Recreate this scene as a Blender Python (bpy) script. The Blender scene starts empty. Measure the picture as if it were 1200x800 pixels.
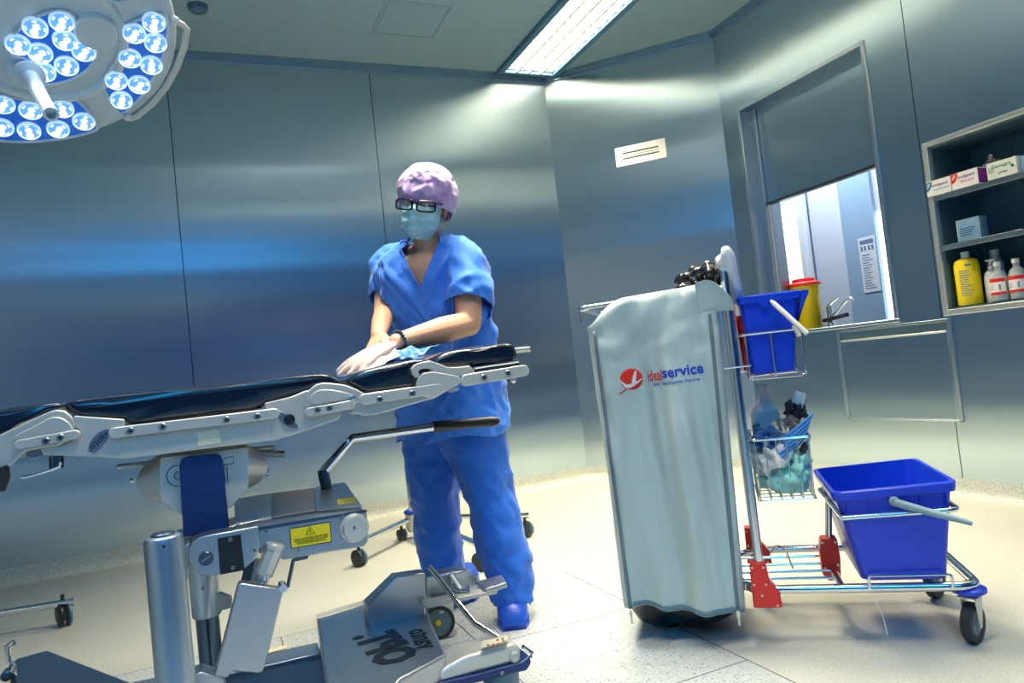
import bpy, bmesh, math, random
from mathutils import Vector, Matrix, noise
random.seed(7)
SC = bpy.context.scene
COL = SC.collection
PI = math.pi
# ------------------------------------------------------------------ camera
F_PX, ROLL, PITCH, YAW, CAM_H = 838.5, math.radians(6.146), math.radians(2.134), math.radians(66.74), 0.9
_fh = Vector((math.cos(YAW), math.sin(YAW), 0)); _rh = Vector((math.sin(YAW), -math.cos(YAW), 0)); _up = Vector((0, 0, 1))
FW = _fh * math.cos(PITCH) + _up * math.sin(PITCH)
_u0 = -_fh * math.sin(PITCH) + _up * math.cos(PITCH)
IX = _rh * math.cos(ROLL) - _u0 * math.sin(ROLL)
IY = -_rh * math.sin(ROLL) - _u0 * math.cos(ROLL)
EYE = Vector((0, 0, CAM_H))
cd = bpy.data.cameras.new('camera'); cam = bpy.data.objects.new('camera', cd); COL.objects.link(cam)
cd.sensor_width = 36; cd.lens = F_PX / 1200 * 36; cd.clip_start = 0.02
_m = Matrix((IX, -IY, -FW)).transposed().to_4x4(); _m.translation = EYE
cam.matrix_world = _m
SC.camera = cam
# ------------------------------------------------------------------ world, view, lights of the room and added lamps
SC.view_settings.view_transform = 'Standard'; SC.view_settings.look = 'None'
SC.view_settings.exposure = 0.15; SC.view_settings.gamma = 1.0; SC.view_settings.use_curve_mapping = False
W = bpy.data.worlds.new('world'); SC.world = W; W.use_nodes = True
W.node_tree.nodes['Background'].inputs[0].default_value = (0.02, 0.05, 0.12, 1)
W.node_tree.nodes['Background'].inputs[1].default_value = 0.3
SC.cycles.max_bounces = 8; SC.cycles.diffuse_bounces = 4; SC.cycles.glossy_bounces = 4; SC.cycles.transmission_bounces = 8
SC.cycles.transparent_max_bounces = 12; SC.cycles.caustics_reflective = False; SC.cycles.caustics_refractive = False
SC.cycles.sample_clamp_indirect = 4.0
# emission of each ceiling luminaire: colour, strength
WARM = (1.0, 0.85, 0.56); SOFT = (1.0, 0.90, 0.70); COOL = (0.02, 0.43, 1.0)
LUM = {   # name: (x0, x1, y0, y1, colour, diffuser strength, lamp watts, lamp spread in degrees)
    'corner': (2.17, 2.66, 2.95, 4.79, WARM, 0.9, 98.0, 105),
    'right':  (2.55, 3.15, 0.9, 2.3, WARM, 4.0, 9.0, 85),  # unseen, added so the steel walls reflect more light
    'centre': (0.0, 1.6, 0.75, 1.05, SOFT, 7.0, 19.0, 115),
    'middle': (0.35, 1.55, 2.15, 2.5, SOFT, 3.0, 36.0, 88),  # unseen, added to brighten the corner wall's reflection and the table
    'left':   (-3.75, -3.35, -1.6, 2.2, SOFT, 2.5, 26.0, 110),  # unseen, added to wash the left wall that the corner steel mirrors
    'behind': (-1.6, 1.2, -2.5, -1.2, COOL, 0.2, 95.0, 175),  # unseen blue fill, added for cool ambient light
}
# ------------------------------------------------------------------ photograph pixels to points of the place
def ray(px, py): return FW + IX * ((px - 600) / F_PX) + IY * ((py - 400) / F_PX)
def on_z(px, py, z):
    r = ray(px, py); return EYE + r * ((z - CAM_H) / r.z)
def on_y(px, py, y):
    r = ray(px, py); return EYE + r * (y / r.y)
def on_x(px, py, x):
    r = ray(px, py); return EYE + r * (x / r.x)
def on_plane(px, py, p0, n):
    r = ray(px, py); p0 = Vector(p0); n = Vector(n); return EYE + r * ((p0 - EYE).dot(n) / r.dot(n))
def at_depth(px, py, d): return EYE + ray(px, py) * d
# ------------------------------------------------------------------ objects
def tag(o, label=None, cat=None, group=None, kind=None):
    if label: o['label'] = label
    if cat: o['category'] = cat
    if group: o['group'] = group
    if kind: o['kind'] = kind
    return o
def empty(name, loc=(0, 0, 0), label=None, cat=None, group=None):
    o = bpy.data.objects.new(name, None); COL.objects.link(o); o.location = loc; o.empty_display_size = 0.1
    return tag(o, label, cat, group)
def copy_tree(o, parent=None, offset=None):
    c = o.copy(); COL.objects.link(c); c.parent = parent
    for ch in o.children: copy_tree(ch, c)
    return c
class MB:
    """collects shapes (world coordinates) and links them as one mesh object"""
    def __init__(s): s.bm = bmesh.new()
    def box(s, c, size, rot=None):
        m = Matrix.Translation(Vector(c)) @ (rot.to_4x4() if rot else Matrix()) @ Matrix.Diagonal((*size, 1))
        bmesh.ops.create_cube(s.bm, size=1, matrix=m); return s
    def box2(s, a, b):
        a = Vector(a); b = Vector(b)
        return s.box((a + b) / 2, [max(abs(v), 1e-4) for v in (b - a)])
    def beam(s, p, q, w, h, up=(0, 0, 1)):
        p = Vector(p); q = Vector(q); d = q - p; z = d.normalized(); x = Vector(up).cross(z)
        if x.length < 1e-4: x = Vector((1, 0, 0)).cross(z)
        x.normalize(); y = z.cross(x)
        return s.box((p + q) / 2, (w, h, d.length), Matrix((x, y, z)).transposed())
    def ring_loft(s, rings, close=True, caps=True):
        vs = [[s.bm.verts.new(p) for p in r] for r in rings]
        n = len(vs[0])
        for a, b in zip(vs, vs[1:]):
            for i in range(n if close else n - 1):
                j = (i + 1) % n
                try: s.bm.faces.new((a[i], a[j], b[j], b[i]))
                except ValueError: pass
        if caps and close:
            for r in (vs[0], vs[-1]):
                try: s.bm.faces.new(r)
                except ValueError: pass
        return s
    def tube(s, pts, r, n=10, r2=None, caps=True, closed=False):
        pts = [Vector(p) for p in pts]; L = len(pts); rings = []
        ref = None
        for i, p in enumerate(pts):
            if closed: t = pts[(i + 1) % L] - pts[i - 1]
            else: t = pts[min(i + 1, L - 1)] - pts[max(i - 1, 0)]
            if t.length < 1e-9: t = Vector((0, 0, 1))
            t.normalize()
            if ref is None:
                ref = Vector((0, 0, 1)) if abs(t.z) < .9 else Vector((1, 0, 0))
            x = ref - t * ref.dot(t)
            if x.length < 1e-5: x = t.orthogonal()
            x.normalize(); y = t.cross(x); ref = x
            rr = r[i] if isinstance(r, (list, tuple)) else (r if r2 is None else r + (r2 - r) * i / max(L - 1, 1))
            rings.append([p + (x * math.cos(2 * PI * k / n) + y * math.sin(2 * PI * k / n)) * rr for k in range(n)])
        if closed: rings.append(rings[0]); 
        return s.ring_loft(rings, caps=caps and not closed)
    def cyl(s, p, q, r, n=24, r2=None): return s.tube([p, q], r, n, r2)
    def lathe(s, prof, origin=(0, 0, 0), axis=(0, 0, 1), n=32):
        z = Vector(axis).normalized(); x = z.orthogonal().normalized(); y = z.cross(x); o = Vector(origin)
        return s.ring_loft([[o + z * h + (x * math.cos(2 * PI * k / n) + y * math.sin(2 * PI * k / n)) * max(r, 1e-4) for k in range(n)] for r, h in prof])
    def prism(s, poly, vec):
        vec = Vector(vec); a = [s.bm.verts.new(p) for p in poly]; b = [s.bm.verts.new(Vector(p) + vec) for p in poly]
        n = len(a); s.bm.faces.new(a[::-1]); s.bm.faces.new(b)
        for i in range(n): s.bm.faces.new((a[i], a[(i + 1) % n], b[(i + 1) % n], b[i]))
        return s
    def quad(s, pts):
        s.bm.faces.new([s.bm.verts.new(p) for p in pts]); return s
    def grid(s, fn, nu, nv):
        vs = [[s.bm.verts.new(fn(u / nu, v / nv)) for v in range(nv + 1)] for u in range(nu + 1)]
        for i in range(nu):
            for j in range(nv): s.bm.faces.new((vs[i][j], vs[i + 1][j], vs[i + 1][j + 1], vs[i][j + 1]))
        return s
    def blob(s, c, size, rot=None, sub=3, amp=0, freq=3, seed=0):
        m = Matrix.Translation(Vector(c)) @ (rot.to_4x4() if rot else Matrix()) @ Matrix.Diagonal((*size, 1))
        r = bmesh.ops.create_icosphere(s.bm, subdivisions=sub, radius=1)
        for v in r['verts']:
            k = 1 + (amp * noise.noise(v.co * freq + Vector((seed, seed * 2, 0))) if amp else 0)
            v.co = m @ (v.co * k)
        return s
    def build(s, name, mat, parent=None, smooth=35, bevel=0, seg=2, solid=0, sub=0, label=None, merge=False):
        bm = s.bm
        if merge: bmesh.ops.remove_doubles(bm, verts=bm.verts, dist=1e-5)
        bmesh.ops.recalc_face_normals(bm, faces=bm.faces)
        org = Vector((0, 0, 0))
        if parent is None:      # a thing of one mesh: origin at the middle of its base
            xs = [v.co for v in bm.verts]
            lo = Vector([min(v[i] for v in xs) for i in range(3)]); hi = Vector([max(v[i] for v in xs) for i in range(3)])
            org = Vector(((lo.x + hi.x) / 2, (lo.y + hi.y) / 2, lo.z))
        else:
            q = parent
            while q: org = org + q.location; q = q.parent
        bmesh.ops.translate(bm, verts=bm.verts, vec=-org)
        me = bpy.data.meshes.new(name); bm.to_mesh(me); bm.free()
        o = bpy.data.objects.new(name, me); COL.objects.link(o)
        if parent: o.parent = parent
        else: o.location = org
        if mat: me.materials.append(mat)
        if solid:
            md = o.modifiers.new('solid', 'SOLIDIFY'); md.thickness = solid; md.offset = 0
        if bevel:
            md = o.modifiers.new('bevel', 'BEVEL'); md.width = bevel; md.segments = seg; md.limit_method = 'ANGLE'; md.angle_limit = math.radians(40)
        if sub:
            md = o.modifiers.new('sub', 'SUBSURF'); md.levels = md.render_levels = sub
        if smooth:
            me.polygons.foreach_set('use_smooth', [True] * len(me.polygons))
            if smooth < 180:
                try: me.set_sharp_from_angle(angle=math.radians(smooth))
                except Exception: pass
        if label: o['label'] = label
        return o
def text(body, name, mat, size, loc, xdir, ydir, parent=None, depth=0.0006, bold=False, align='CENTER', sx=1.0, shear=0, off=0.0):
    cu = bpy.data.curves.new(name, 'FONT'); cu.body = body; cu.size = size; cu.align_x = align; cu.align_y = 'CENTER'
    cu.extrude = depth; cu.shear = shear; cu.resolution_u = 2; cu.offset = off
    t = bpy.data.objects.new('tmp', cu); COL.objects.link(t)
    me = bpy.data.meshes.new_from_object(t.evaluated_get(bpy.context.evaluated_depsgraph_get()))
    bpy.data.objects.remove(t); bpy.data.curves.remove(cu)
    x = Vector(xdir).normalized(); z = x.cross(Vector(ydir)).normalized(); y = z.cross(x)
    m = Matrix((x * sx, y, z)).transposed().to_4x4(); m.translation = Vector(loc)
    me.transform(m)
    org = Vector((0, 0, 0)); q = parent
    while q: org = org + q.location; q = q.parent
    me.transform(Matrix.Translation(-org))
    me.materials.clear(); me.materials.append(mat); me.name = name
    o = bpy.data.objects.new(name, me); COL.objects.link(o); o.parent = parent
    return o
# ------------------------------------------------------------------ materials
def mat(name, col, rough=0.5, metal=0.0, aniso=0.0, tr=0.0, emit=None, es=0.0, alpha=1.0, coat=0.0, sheen=0.0, spec=None,
        bump=None, vary=None, speck=None, sss=0.0, rough_vary=None):
    """bump=(scale xyz, strength, distance, detail); vary=(scale, colour2, lo, hi, stretch); speck=(scale, colour, threshold)"""
    m = bpy.data.materials.new(name); m.use_nodes = True; nt = m.node_tree; b = nt.nodes['Principled BSDF']; I = b.inputs
    I['Base Color'].default_value = (*col, 1); I['Roughness'].default_value = rough; I['Metallic'].default_value = metal
    I['Anisotropic'].default_value = aniso; I['Transmission Weight'].default_value = tr; I['Alpha'].default_value = alpha
    I['Coat Weight'].default_value = coat; I['Sheen Weight'].default_value = sheen
    if spec is not None: I['Specular IOR Level'].default_value = spec
    if sss: I['Subsurface Weight'].default_value = sss; I['Subsurface Radius'].default_value = (.01, .004, .002)
    if emit: I['Emission Color'].default_value = (*emit, 1); I['Emission Strength'].default_value = es
    N = nt.nodes.new; Lk = nt.links.new
    tc = N('ShaderNodeTexCoord')
    def nz(scale, detail=4, stretch=(1, 1, 1), rough_=.55):
        mp = N('ShaderNodeMapping'); mp.inputs['Scale'].default_value = stretch; Lk(tc.outputs['Object'], mp.inputs[0])
        n = N('ShaderNodeTexNoise'); n.inputs['Scale'].default_value = scale; n.inputs['Detail'].default_value = detail
        n.inputs['Roughness'].default_value = rough_
        Lk(mp.outputs[0], n.inputs['Vector']); return n
    cur = None
    if vary:
        sc, c2, lo, hi, st = vary
        n = nz(sc, 5, st); r = N('ShaderNodeMapRange'); r.inputs[1].default_value = lo; r.inputs[2].default_value = hi
        Lk(n.outputs[0], r.inputs[0]); x = N('ShaderNodeMix'); x.data_type = 'RGBA'
        x.inputs[6].default_value = (*col, 1); x.inputs[7].default_value = (*c2, 1); Lk(r.outputs[0], x.inputs[0]); cur = x.outputs[2]
    if speck:
        for sc, c2, th in (speck if isinstance(speck, list) else [speck]):
            n = nz(sc, 2); r = N('ShaderNodeMapRange'); r.inputs[1].default_value = th; r.inputs[2].default_value = th + .06
            Lk(n.outputs[0], r.inputs[0]); x = N('ShaderNodeMix'); x.data_type = 'RGBA'
            if cur is None: x.inputs[6].default_value = (*col, 1)
            else: Lk(cur, x.inputs[6])
            x.inputs[7].default_value = (*c2, 1); Lk(r.outputs[0], x.inputs[0]); cur = x.outputs[2]
    if cur is not None: Lk(cur, I['Base Color'])
    if rough_vary:
        sc, lo, hi, st = rough_vary
        n = nz(sc, 4, st); r = N('ShaderNodeMapRange'); r.inputs[1].default_value = .3; r.inputs[2].default_value = .7
        r.inputs[3].default_value = lo; r.inputs[4].default_value = hi; Lk(n.outputs[0], r.inputs[0]); Lk(r.outputs[0], I['Roughness'])
    if bump:
        st, strength, dist, det = bump
        n = nz(1.0, det, st); bp = N('ShaderNodeBump'); bp.inputs['Strength'].default_value = strength; bp.inputs['Distance'].default_value = dist
        Lk(n.outputs[0], bp.inputs['Height']); Lk(bp.outputs[0], I['Normal'])
    if aniso:
        tg = N('ShaderNodeTangent'); tg.direction_type = 'RADIAL'; tg.axis = 'Z'; Lk(tg.outputs[0], I['Tangent'])
    return m
M = {}
M['wall'] = mat('brushed_steel_panel', (.56, .68, .76), .27, 1.0, aniso=.95, bump=((.10, .10, 3.0), .30, .02, 1))
M['wall_pale'] = mat('pale_reflector_panel', (.62, .64, .60), .4)  # unseen walls made pale to brighten the corner steel's reflection
M['wall_blue'] = mat('blue_reflector_panel', (.004, .06, .15), .4)  # unseen walls made deep blue to tint the reflections in the steel
M['wall_dark'] = mat('steel_joint', (.05, .08, .12), .5, .6)
M['trim'] = mat('steel_trim', (.35, .5, .62), .3, 1.0)
M['trim_pale'] = mat('pale_steel_trim', (.78, .80, .78), .35, .9)
M['ceil'] = mat('painted_ceiling', (.36, .58, .74), .7)
M['floor'] = mat('cream_vinyl', (.60, .61, .54), .38, speck=[(160, (.44, .50, .50), .55), (240, (.76, .76, .70), .6)],
                 vary=(1.3, (.55, .57, .53), .4, .7, (1, 1, 1)), rough_vary=(1.2, .3, .45, (1, 1, 1)))
M['tile'] = mat('speckled_grey_tile', (.56, .60, .60), .42, speck=[(95, (.20, .27, .34), .60), (170, (.36, .42, .46), .56), (120, (.78, .8, .78), .64)])
M['cove'] = mat('cove_vinyl', (.66, .68, .62), .5, speck=[(150, (.36, .45, .50), .54), (230, (.85, .85, .78), .62)])
M['joint'] = mat('dark_joint', (.06, .09, .12), .7)
M['chrome'] = mat('chrome', (.80, .82, .84), .08, 1.0)
M['white_wall'] = mat('white_enamel_wall', (.75, .82, .9), .5)
XC, YA, ZC = 3.486, 4.845, 3.12          # right wall, back wall, ceiling
XAB = 2.587; YBC = YA - (XC - XAB)       # the 45 degree corner wall runs between (XAB, YA) and (XC, YBC)
XL, YF = -4.0, -3.0                      # left and front walls, behind the camera
CH = XC - XAB
SK = 0.095
def struct(o): o['kind'] = 'structure'; return o
# floor and the speckled tiles laid in it
ring = [(XL + CH, YA), (XAB, YA), (XC, YBC), (XC, YF + CH), (XC - CH, YF), (XL + CH, YF), (XL, YF + CH), (XL, YBC)]
b = MB(); b.prism([(x, y, -.1) for x, y in ring], (0, 0, .1)); struct(b.build('floor', M['floor'], smooth=0))
XT, T = 1.345, .587
YT = 2.858
b = MB(); j = MB()
for i in range(5):
    for k in range(7):
        x1 = XT - i * T; y1 = YT - k * T
        if y1 - T < -1.9: continue
        b.box2((x1 - T + .002, y1 - T + .002, -.004), (x1 - .002, y1 - .002, .0012))
j.box2((XT - 5 * T - .003, YT - 7 * T, -.004), (XT + .003, YT + .003, .0006))
tl = b.build('floor_tiles', M['tile'], smooth=0); struct(tl); struct(j.build('floor_joints', M['joint'], smooth=0))
b = MB(); b.prism([(x, y, ZC) for x, y in ring], (0, 0, .1)); struct(b.build('ceiling', M['ceil'], smooth=0))

def wall(name, p, q, seams, holes=(), m='wall'):
    """steel panels from p to q (inside on the left of p->q is the room's right hand), seams at distances from p; holes (s0,s1,z0,z1)"""
    p = Vector((*p, 0)); q = Vector((*q, 0)); d = (q - p); L = d.length; d.normalize(); n = Vector((d.y, -d.x, 0))   # n points out of the room
    if n.dot((p + q) / 2 - Vector((.4, 1.4, 0))) < 0: n = -n
    pan = MB(); back = MB()
    ss = [0] + list(seams) + [L]
    def piece(s0, s1, z0, z1):
        if s1 - s0 < 1e-3 or z1 - z0 < 1e-3: return
        a = p + d * s0; c = p + d * s1
        poly = [Vector((a.x, a.y, z0)), Vector((c.x, c.y, z0)), Vector((c.x, c.y, z1)), Vector((a.x, a.y, z1))]
        pan.prism(poly, n * .02)
        back.prism([v + n * .021 for v in poly], n * .08)
    for s0, s1 in zip(ss, ss[1:]):
        g0 = .0025 if s0 > 0 else 0; g1 = .0025 if s1 < L else 0
        hs = [h for h in holes if h[0] < s1 and h[1] > s0]
        cuts = sorted({s0, s1} | {min(max(v, s0), s1) for h in hs for v in h[:2]})
        for c0, c1 in zip(cuts, cuts[1:]):
            mid = (c0 + c1) / 2; zz = sorted([(h[2], h[3]) for h in hs if h[0] < mid < h[1]])
            e0 = c0 + (g0 if c0 == s0 else 0); e1 = c1 - (g1 if c1 == s1 else 0)
            z = SK
            for z0, z1 in zz:
                piece(e0, e1, z, z0); z = z1
            piece(e0, e1, z, ZC)
    o = struct(pan.build(name, M[m], smooth=0))
    # solid wall body behind the panels, seen as a dark line in the joints
    for s in seams:
        if any(h[0] < s < h[1] for h in holes): continue
        back.box2(p + d * (s - .01) + n * .018 + Vector((0, 0, SK)), p + d * (s + .01) + n * .03 + Vector((0, 0, ZC)))
    bo = back.build('wall_backing', M['wall_dark'], o, smooth=0)
    # cove at the foot, small trim at the ceiling
    cv = MB(); R = .05
    prof = [(0.0, SK), (0.0, R)] + [(-(R - R * math.cos(a)), R - R * math.sin(a)) for a in [PI / 2 * k / 6 for k in range(7)]] + [(-R, 0), (.02, -.002), (.02, SK)]
    cv.ring_loft([[e + n * u + Vector((0, 0, v)) for u, v in prof] for e in (p, q)])
    struct(cv.build('baseboard_' + name[5:], M['cove'], smooth=50))
    tm = MB()
    for (u0, u1, z0, z1) in ((-.03, .01, ZC - .028, ZC), (-.014, .01, ZC - .055, ZC - .028)):
        tm.ring_loft([[e + n * u + Vector((0, 0, v)) for u, v in ((u0, z0), (u0, z1), (u1, z1), (u1, z0))] for e in (p, q)])
    struct(tm.build('trim_' + name[5:], M['trim'], smooth=0))
    return o
# right wall runs p=(XC,YBC) towards the camera: distance s = YBC - y
WIN = (YBC - 3.776, YBC - 2.766, .945, 2.487)
NIC = (YBC - 2.462, YBC - 1.62, .955, 1.795)
CAB = (YBC - 3.17, YBC - 2.47, .385, .893)
wall('wall_back', (XL + CH, YA), (XAB, YA), [-.08 * .947 - XL - CH - 2.66, -.08 * .947 - XL - CH - 1.33, -.08 * .947 - XL - CH, 1.318 * .947 - XL - CH - .03])
wall('wall_corner', (XAB, YA), (XC, YBC), [])
wall('wall_right', (XC, YBC), (XC, YF + CH), [YBC - 2.51, YBC - 1.3], holes=[WIN, NIC])
wall('wall_front_corner', (XC, YF + CH), (XC - CH, YF), [], m='wall_blue')
wall('wall_front', (XC - CH, YF), (XL + CH, YF), [1.3, 2.6, 3.9], m='wall_blue')
wall('wall_left_corner', (XL + CH, YF), (XL, YF + CH), [], m='wall_pale')
wall('wall_left', (XL, YF + CH), (XL, YBC), [1.3, 2.6, 3.9], m='wall_pale')
wall('wall_far_corner', (XL, YBC), (XL + CH, YA), [], m='wall_blue')
# ------------------------------------------------------------------ ceiling luminaires, some only added for their light
def luminaire(key, label, seen=False):
    x0, x1, y0, y1, colr, st, watts, spread = LUM[key]
    e = empty('ceiling_light', ((x0 + x1) / 2, (y0 + y1) / 2, ZC), label, 'ceiling light', None)
    fr = MB(); w = .045; zt, zb = ZC + .001, ZC - .034
    for a, c in (((x0, y0), (x1, y0 + w)), ((x0, y1 - w), (x1, y1)), ((x0, y0 + w), (x0 + w, y1 - w)), ((x1 - w, y0 + w), (x1, y1 - w))):
        fr.box2((*a, zb), (*c, zt))
    fr.build('frame', M['lumframe'], e, bevel=.004)
    d = MB(); d.box2((x0 + w, y0 + w, ZC - .004), (x1 - w, y1 - w, ZC - .001))
    dm = mat('luminaire_diffuser_' + key, (.9, .9, .9), .5, emit=colr, es=st)
    d.build('diffuser', dm, e, smooth=0)
    la = bpy.data.lights.new('lamp', 'AREA'); la.shape = 'RECTANGLE'; la.size = x1 - x0 - .1; la.size_y = y1 - y0 - .1
    la.color = colr; la.energy = watts; la.spread = math.radians(spread)
    lo = bpy.data.objects.new('lamp', la); COL.objects.link(lo); lo.parent = e; lo.location = (0, 0, -.006)
    lv = MB(); n = max(2, int((y1 - y0) / .10))
    for i in range(1, n):
        y = y0 + w + (y1 - y0 - 2 * w) * i / n; lv.box2((x0 + w, y - .0015, ZC - .030), (x1 - w, y + .0015, ZC - .010))
    for i in range(1, 4):
        x = x0 + w + (x1 - x0 - 2 * w) * i / 4; lv.box2((x - .006, y0 + w, ZC - .030), (x + .006, y1 - w, ZC - .010))
    lv.build('louvre', M['louvre'], e, smooth=0)
    return e
M['lumframe'] = mat('blue_grey_frame', (.10, .26, .42), .45, .3)
M['louvre'] = mat('white_louvre', (.62, .66, .70), .3, .4)
luminaire('corner', 'long recessed louvred ceiling light running into the corner above the air vent')
luminaire('centre', 'louvred ceiling light above the operating table')
luminaire('right', 'added unseen louvred light nearer the camera on the right, for steel reflections')
luminaire('middle', 'added unseen louvred light between the table and the back wall, for steel reflections')
luminaire('left', 'added unseen louvred light that brightens the left wall')
luminaire('behind', 'added blue louvred fill light behind the camera')
# ------------------------------------------------------------------ serving window in the right wall and the room beyond
V = Vector
M['steel'] = mat('satin_steel', (.50, .58, .64), .28, 1.0)
M['steel_dark'] = mat('dark_steel', (.16, .26, .34), .35, .9)
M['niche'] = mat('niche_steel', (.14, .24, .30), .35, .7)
M['white'] = mat('white_plastic', (.90, .92, .93), .4)
M['paper'] = mat('paper', (.82, .86, .92), .7)
M['ink'] = mat('grey_ink', (.16, .24, .38), .7)
M['black'] = mat('black_plastic', (.012, .016, .022), .35)
M['yellow'] = mat('yellow_plastic', (.95, .72, .01), .4)
M['red'] = mat('red_plastic', (.80, .025, .02), .38)
M['teal'] = mat('teal_print', (.02, .22, .34), .5)
M['cyan'] = mat('cyan_print', (.03, .45, .75), .5)
M['magenta'] = mat('magenta_print', (.75, .05, .32), .5)
M['purple'] = mat('purple_carton', (.20, .03, .32), .5)
M['navy'] = mat('navy_print', (.02, .06, .22), .5)
M['carton'] = mat('white_carton', (.86, .86, .86), .55)
M['carton_cream'] = mat('cream_carton', (.80, .83, .74), .55)
M['carton_blue'] = mat('pale_blue_carton', (.22, .42, .62), .55)
M['green'] = mat('green_print', (.05, .38, .25), .5)
M['glass'] = mat('clear_glass', (.80, .90, .95), .05, alpha=.35)
M['liquid'] = mat('clear_bottle_liquid', (.62, .76, .82), .15, tr=.35)
M['film'] = mat('clear_film', (.85, .88, .95), .12, tr=.85, alpha=.55)

wz0, wz1, wy0, wy1 = .945, 2.487, 2.766, 3.776
win = empty('window_1', (XC, (wy0 + wy1) / 2, wz0)); win['kind'] = 'structure'
b = MB(); D = .26; w = .035
# recess lining (four sides) with a lip standing a little proud of the wall
for a, c in (((-.008, wy0 - .012, wz0), (D, wy0 + .012, wz1)), ((-.008, wy1 - .012, wz0), (D, wy1 + .012, wz1)), ((-.008, wy0 - .012, wz1 - .012), (D, wy1 + .012, wz1 + .012))):
    b.box2((XC + a[0], a[1], a[2]), (XC + c[0], c[1], c[2]))
b.build('window_frame', M['steel'], win, bevel=.003)
b = MB()   # guide channels of the shutter
for y, sg in ((wy0 + .012, 1), (wy1 - .012, -1)):
    b.box2((XC + .075, y, wz0), (XC + .095, y + sg * .05, wz1 - .012)); b.box2((XC + .125, y, wz0), (XC + .145, y + sg * .05, wz1 - .012))
b.build('guide_channel', M['steel'], win, bevel=.002)
b = MB(); b.box2((XC + .098, wy0 + .016, 1.83), (XC + .122, wy1 - .016, wz1 - .012))
b.build('shutter', M['wall'], win, bevel=.002)
b = MB(); b.box2((XC + .09, wy0 + .05, 1.815), (XC + .13, wy1 - .05, 1.832)); b.build('shutter_edge', M['black'], win)
b = MB(); b.box2((XC + .097, wy1 - .075, wz0), (XC + .108, wy1 - .062, 1.815)); b.build('guide_strip', M['trim_pale'], win)
b = MB(); b.box2((XC - .012, wy0 - .02, wz0 - .022), (XC + .75, wy1 + .9, wz0)); b.build('sill', M['steel'], win, bevel=.004)
# room beyond the window
XB = 4.6
M['white_wall'] = mat('white_enamel_wall', (.70, .76, .86), .5)
b = MB()
b.box2((XB, 1.0, 0), (XB + .1, 6.4, ZC)); b.box2((XC + .13, 6.4, 0), (XB + .1, 6.5, ZC)); b.box2((XC + .13, .9, 0), (XB + .1, 1.0, ZC))
wb = struct(b.build('wall_beyond', M['white_wall'], smooth=0))
b = MB(); b.box2((XC + .13, .9, ZC - .2), (XB + .1, 6.5, ZC - .1)); struct(b.build('ceiling_beyond', M['white_wall'], smooth=0))
b = MB(); b.box2((XC + .13, .9, -.1), (XB + .1, 6.5, 0)); struct(b.build('floor_beyond', M['cove'], smooth=0))
b = MB(); b.box2((XB - .03, 3.715, 0), (XB + .02, 4.0, ZC - .2)); b.build('steel_panel', mat('blue_grey_panel', (.42, .60, .80), .4, .2), wb, smooth=0)
b = MB(); b.box2((XB - .012, 4.325, 0), (XB + .02, 4.333, 2.3)); b.build('door_joint', M['trim'], wb, smooth=0)
M['lit'] = mat('lit_pane_and_reflection', (.9, .95, 1), .5, emit=(.82, .92, 1.0), es=1.5)  # glow of the lit window, also painted as the reflection strip
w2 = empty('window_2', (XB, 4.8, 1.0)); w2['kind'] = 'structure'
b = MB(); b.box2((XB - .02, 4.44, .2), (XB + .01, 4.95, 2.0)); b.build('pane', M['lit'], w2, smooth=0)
b = MB(); b.box2((XB - .03, 4.40, .2), (XB + .01, 4.44, 2.04)); b.build('frame', M['white'], w2, smooth=0)
w3 = empty('reflection_strip', (XB, 3.55, 1.0)); w3['kind'] = 'structure'  # glowing strip added in place of a bright reflection
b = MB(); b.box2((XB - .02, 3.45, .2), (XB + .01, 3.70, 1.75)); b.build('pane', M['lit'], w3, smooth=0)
e = empty('ceiling_light', (4.05, 3.9, ZC - .2), 'ceiling light of the bright room beyond the serving window', 'ceiling light')
b = MB(); b.box2((3.8, 3.2, ZC - .225), (4.3, 4.6, ZC - .2)); b.build('frame', M['white'], e, bevel=.004)
b = MB(); b.box2((3.85, 3.25, ZC - .232), (4.25, 4.55, ZC - .224)); b.build('diffuser', mat('beyond_diffuser', (.9, .9, .9), .5, emit=(.80, .90, 1), es=30), e)
# poster on the panel
p0 = on_x(1005, 280, XB - .032); p1 = on_x(1033, 340, XB - .032)
e = empty('paper_notice', (XB - .032, (p0.y + p1.y) / 2, p1.z), 'printed paper notice on the blue panel seen through the serving window', 'notice')
b = MB(); b.box2((XB - .034, p0.y, p1.z), (XB - .03, p1.y, p0.z)); b.build('sheet', M['paper'], e, smooth=0)
b = MB(); hh = p0.z - p1.z; ww = p0.y - p1.y
b.box2((XB - .0350, p0.y - .015, p0.z - .05), (XB - .0338, p1.y + .015, p0.z - .02))
for k, u in enumerate((.12, .32, .55, .75)):
    b.box2((XB - .0350, p0.y - ww * u, p0.z - .10), (XB - .0338, p0.y - ww * (u + .12), p0.z - .065))
for k in range(14):
    z = p0.z - .13 - k * .019; b.box2((XB - .0350, p0.y - .02, z), (XB - .0338, p0.y - ww * (.5 + .35 * random.random()), z - .005))
b.build('print', M['ink'], e, smooth=0)
# sharps bin on the sill
def frustum(bm, c, r0, r1, h, n=40): bm.lathe([(r0 * .96, 0), (r0, .008), (r1, h), (r1 * .97, h + .001)], c, n=n)
q = on_x(948, 382, XC + .34); q.z = wz0
e = empty('sharps_bin', q, 'yellow sharps bin with red lid on the window sill', 'sharps bin')
b = MB(); frustum(b, q, .088, .098, .30); b.lathe([(.098, .285), (.104, .288), (.104, .302), (.098, .305)], q, n=40); b.build('bin_body', M['yellow'], e)
b = MB(); b.lathe([(.100, .302), (.110, .302), (.110, .318), (.100, .326), (.075, .330), (.075, .350), (.068, .354), (.0, .354)], q, n=40); b.build('lid', M['red'], e)
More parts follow.
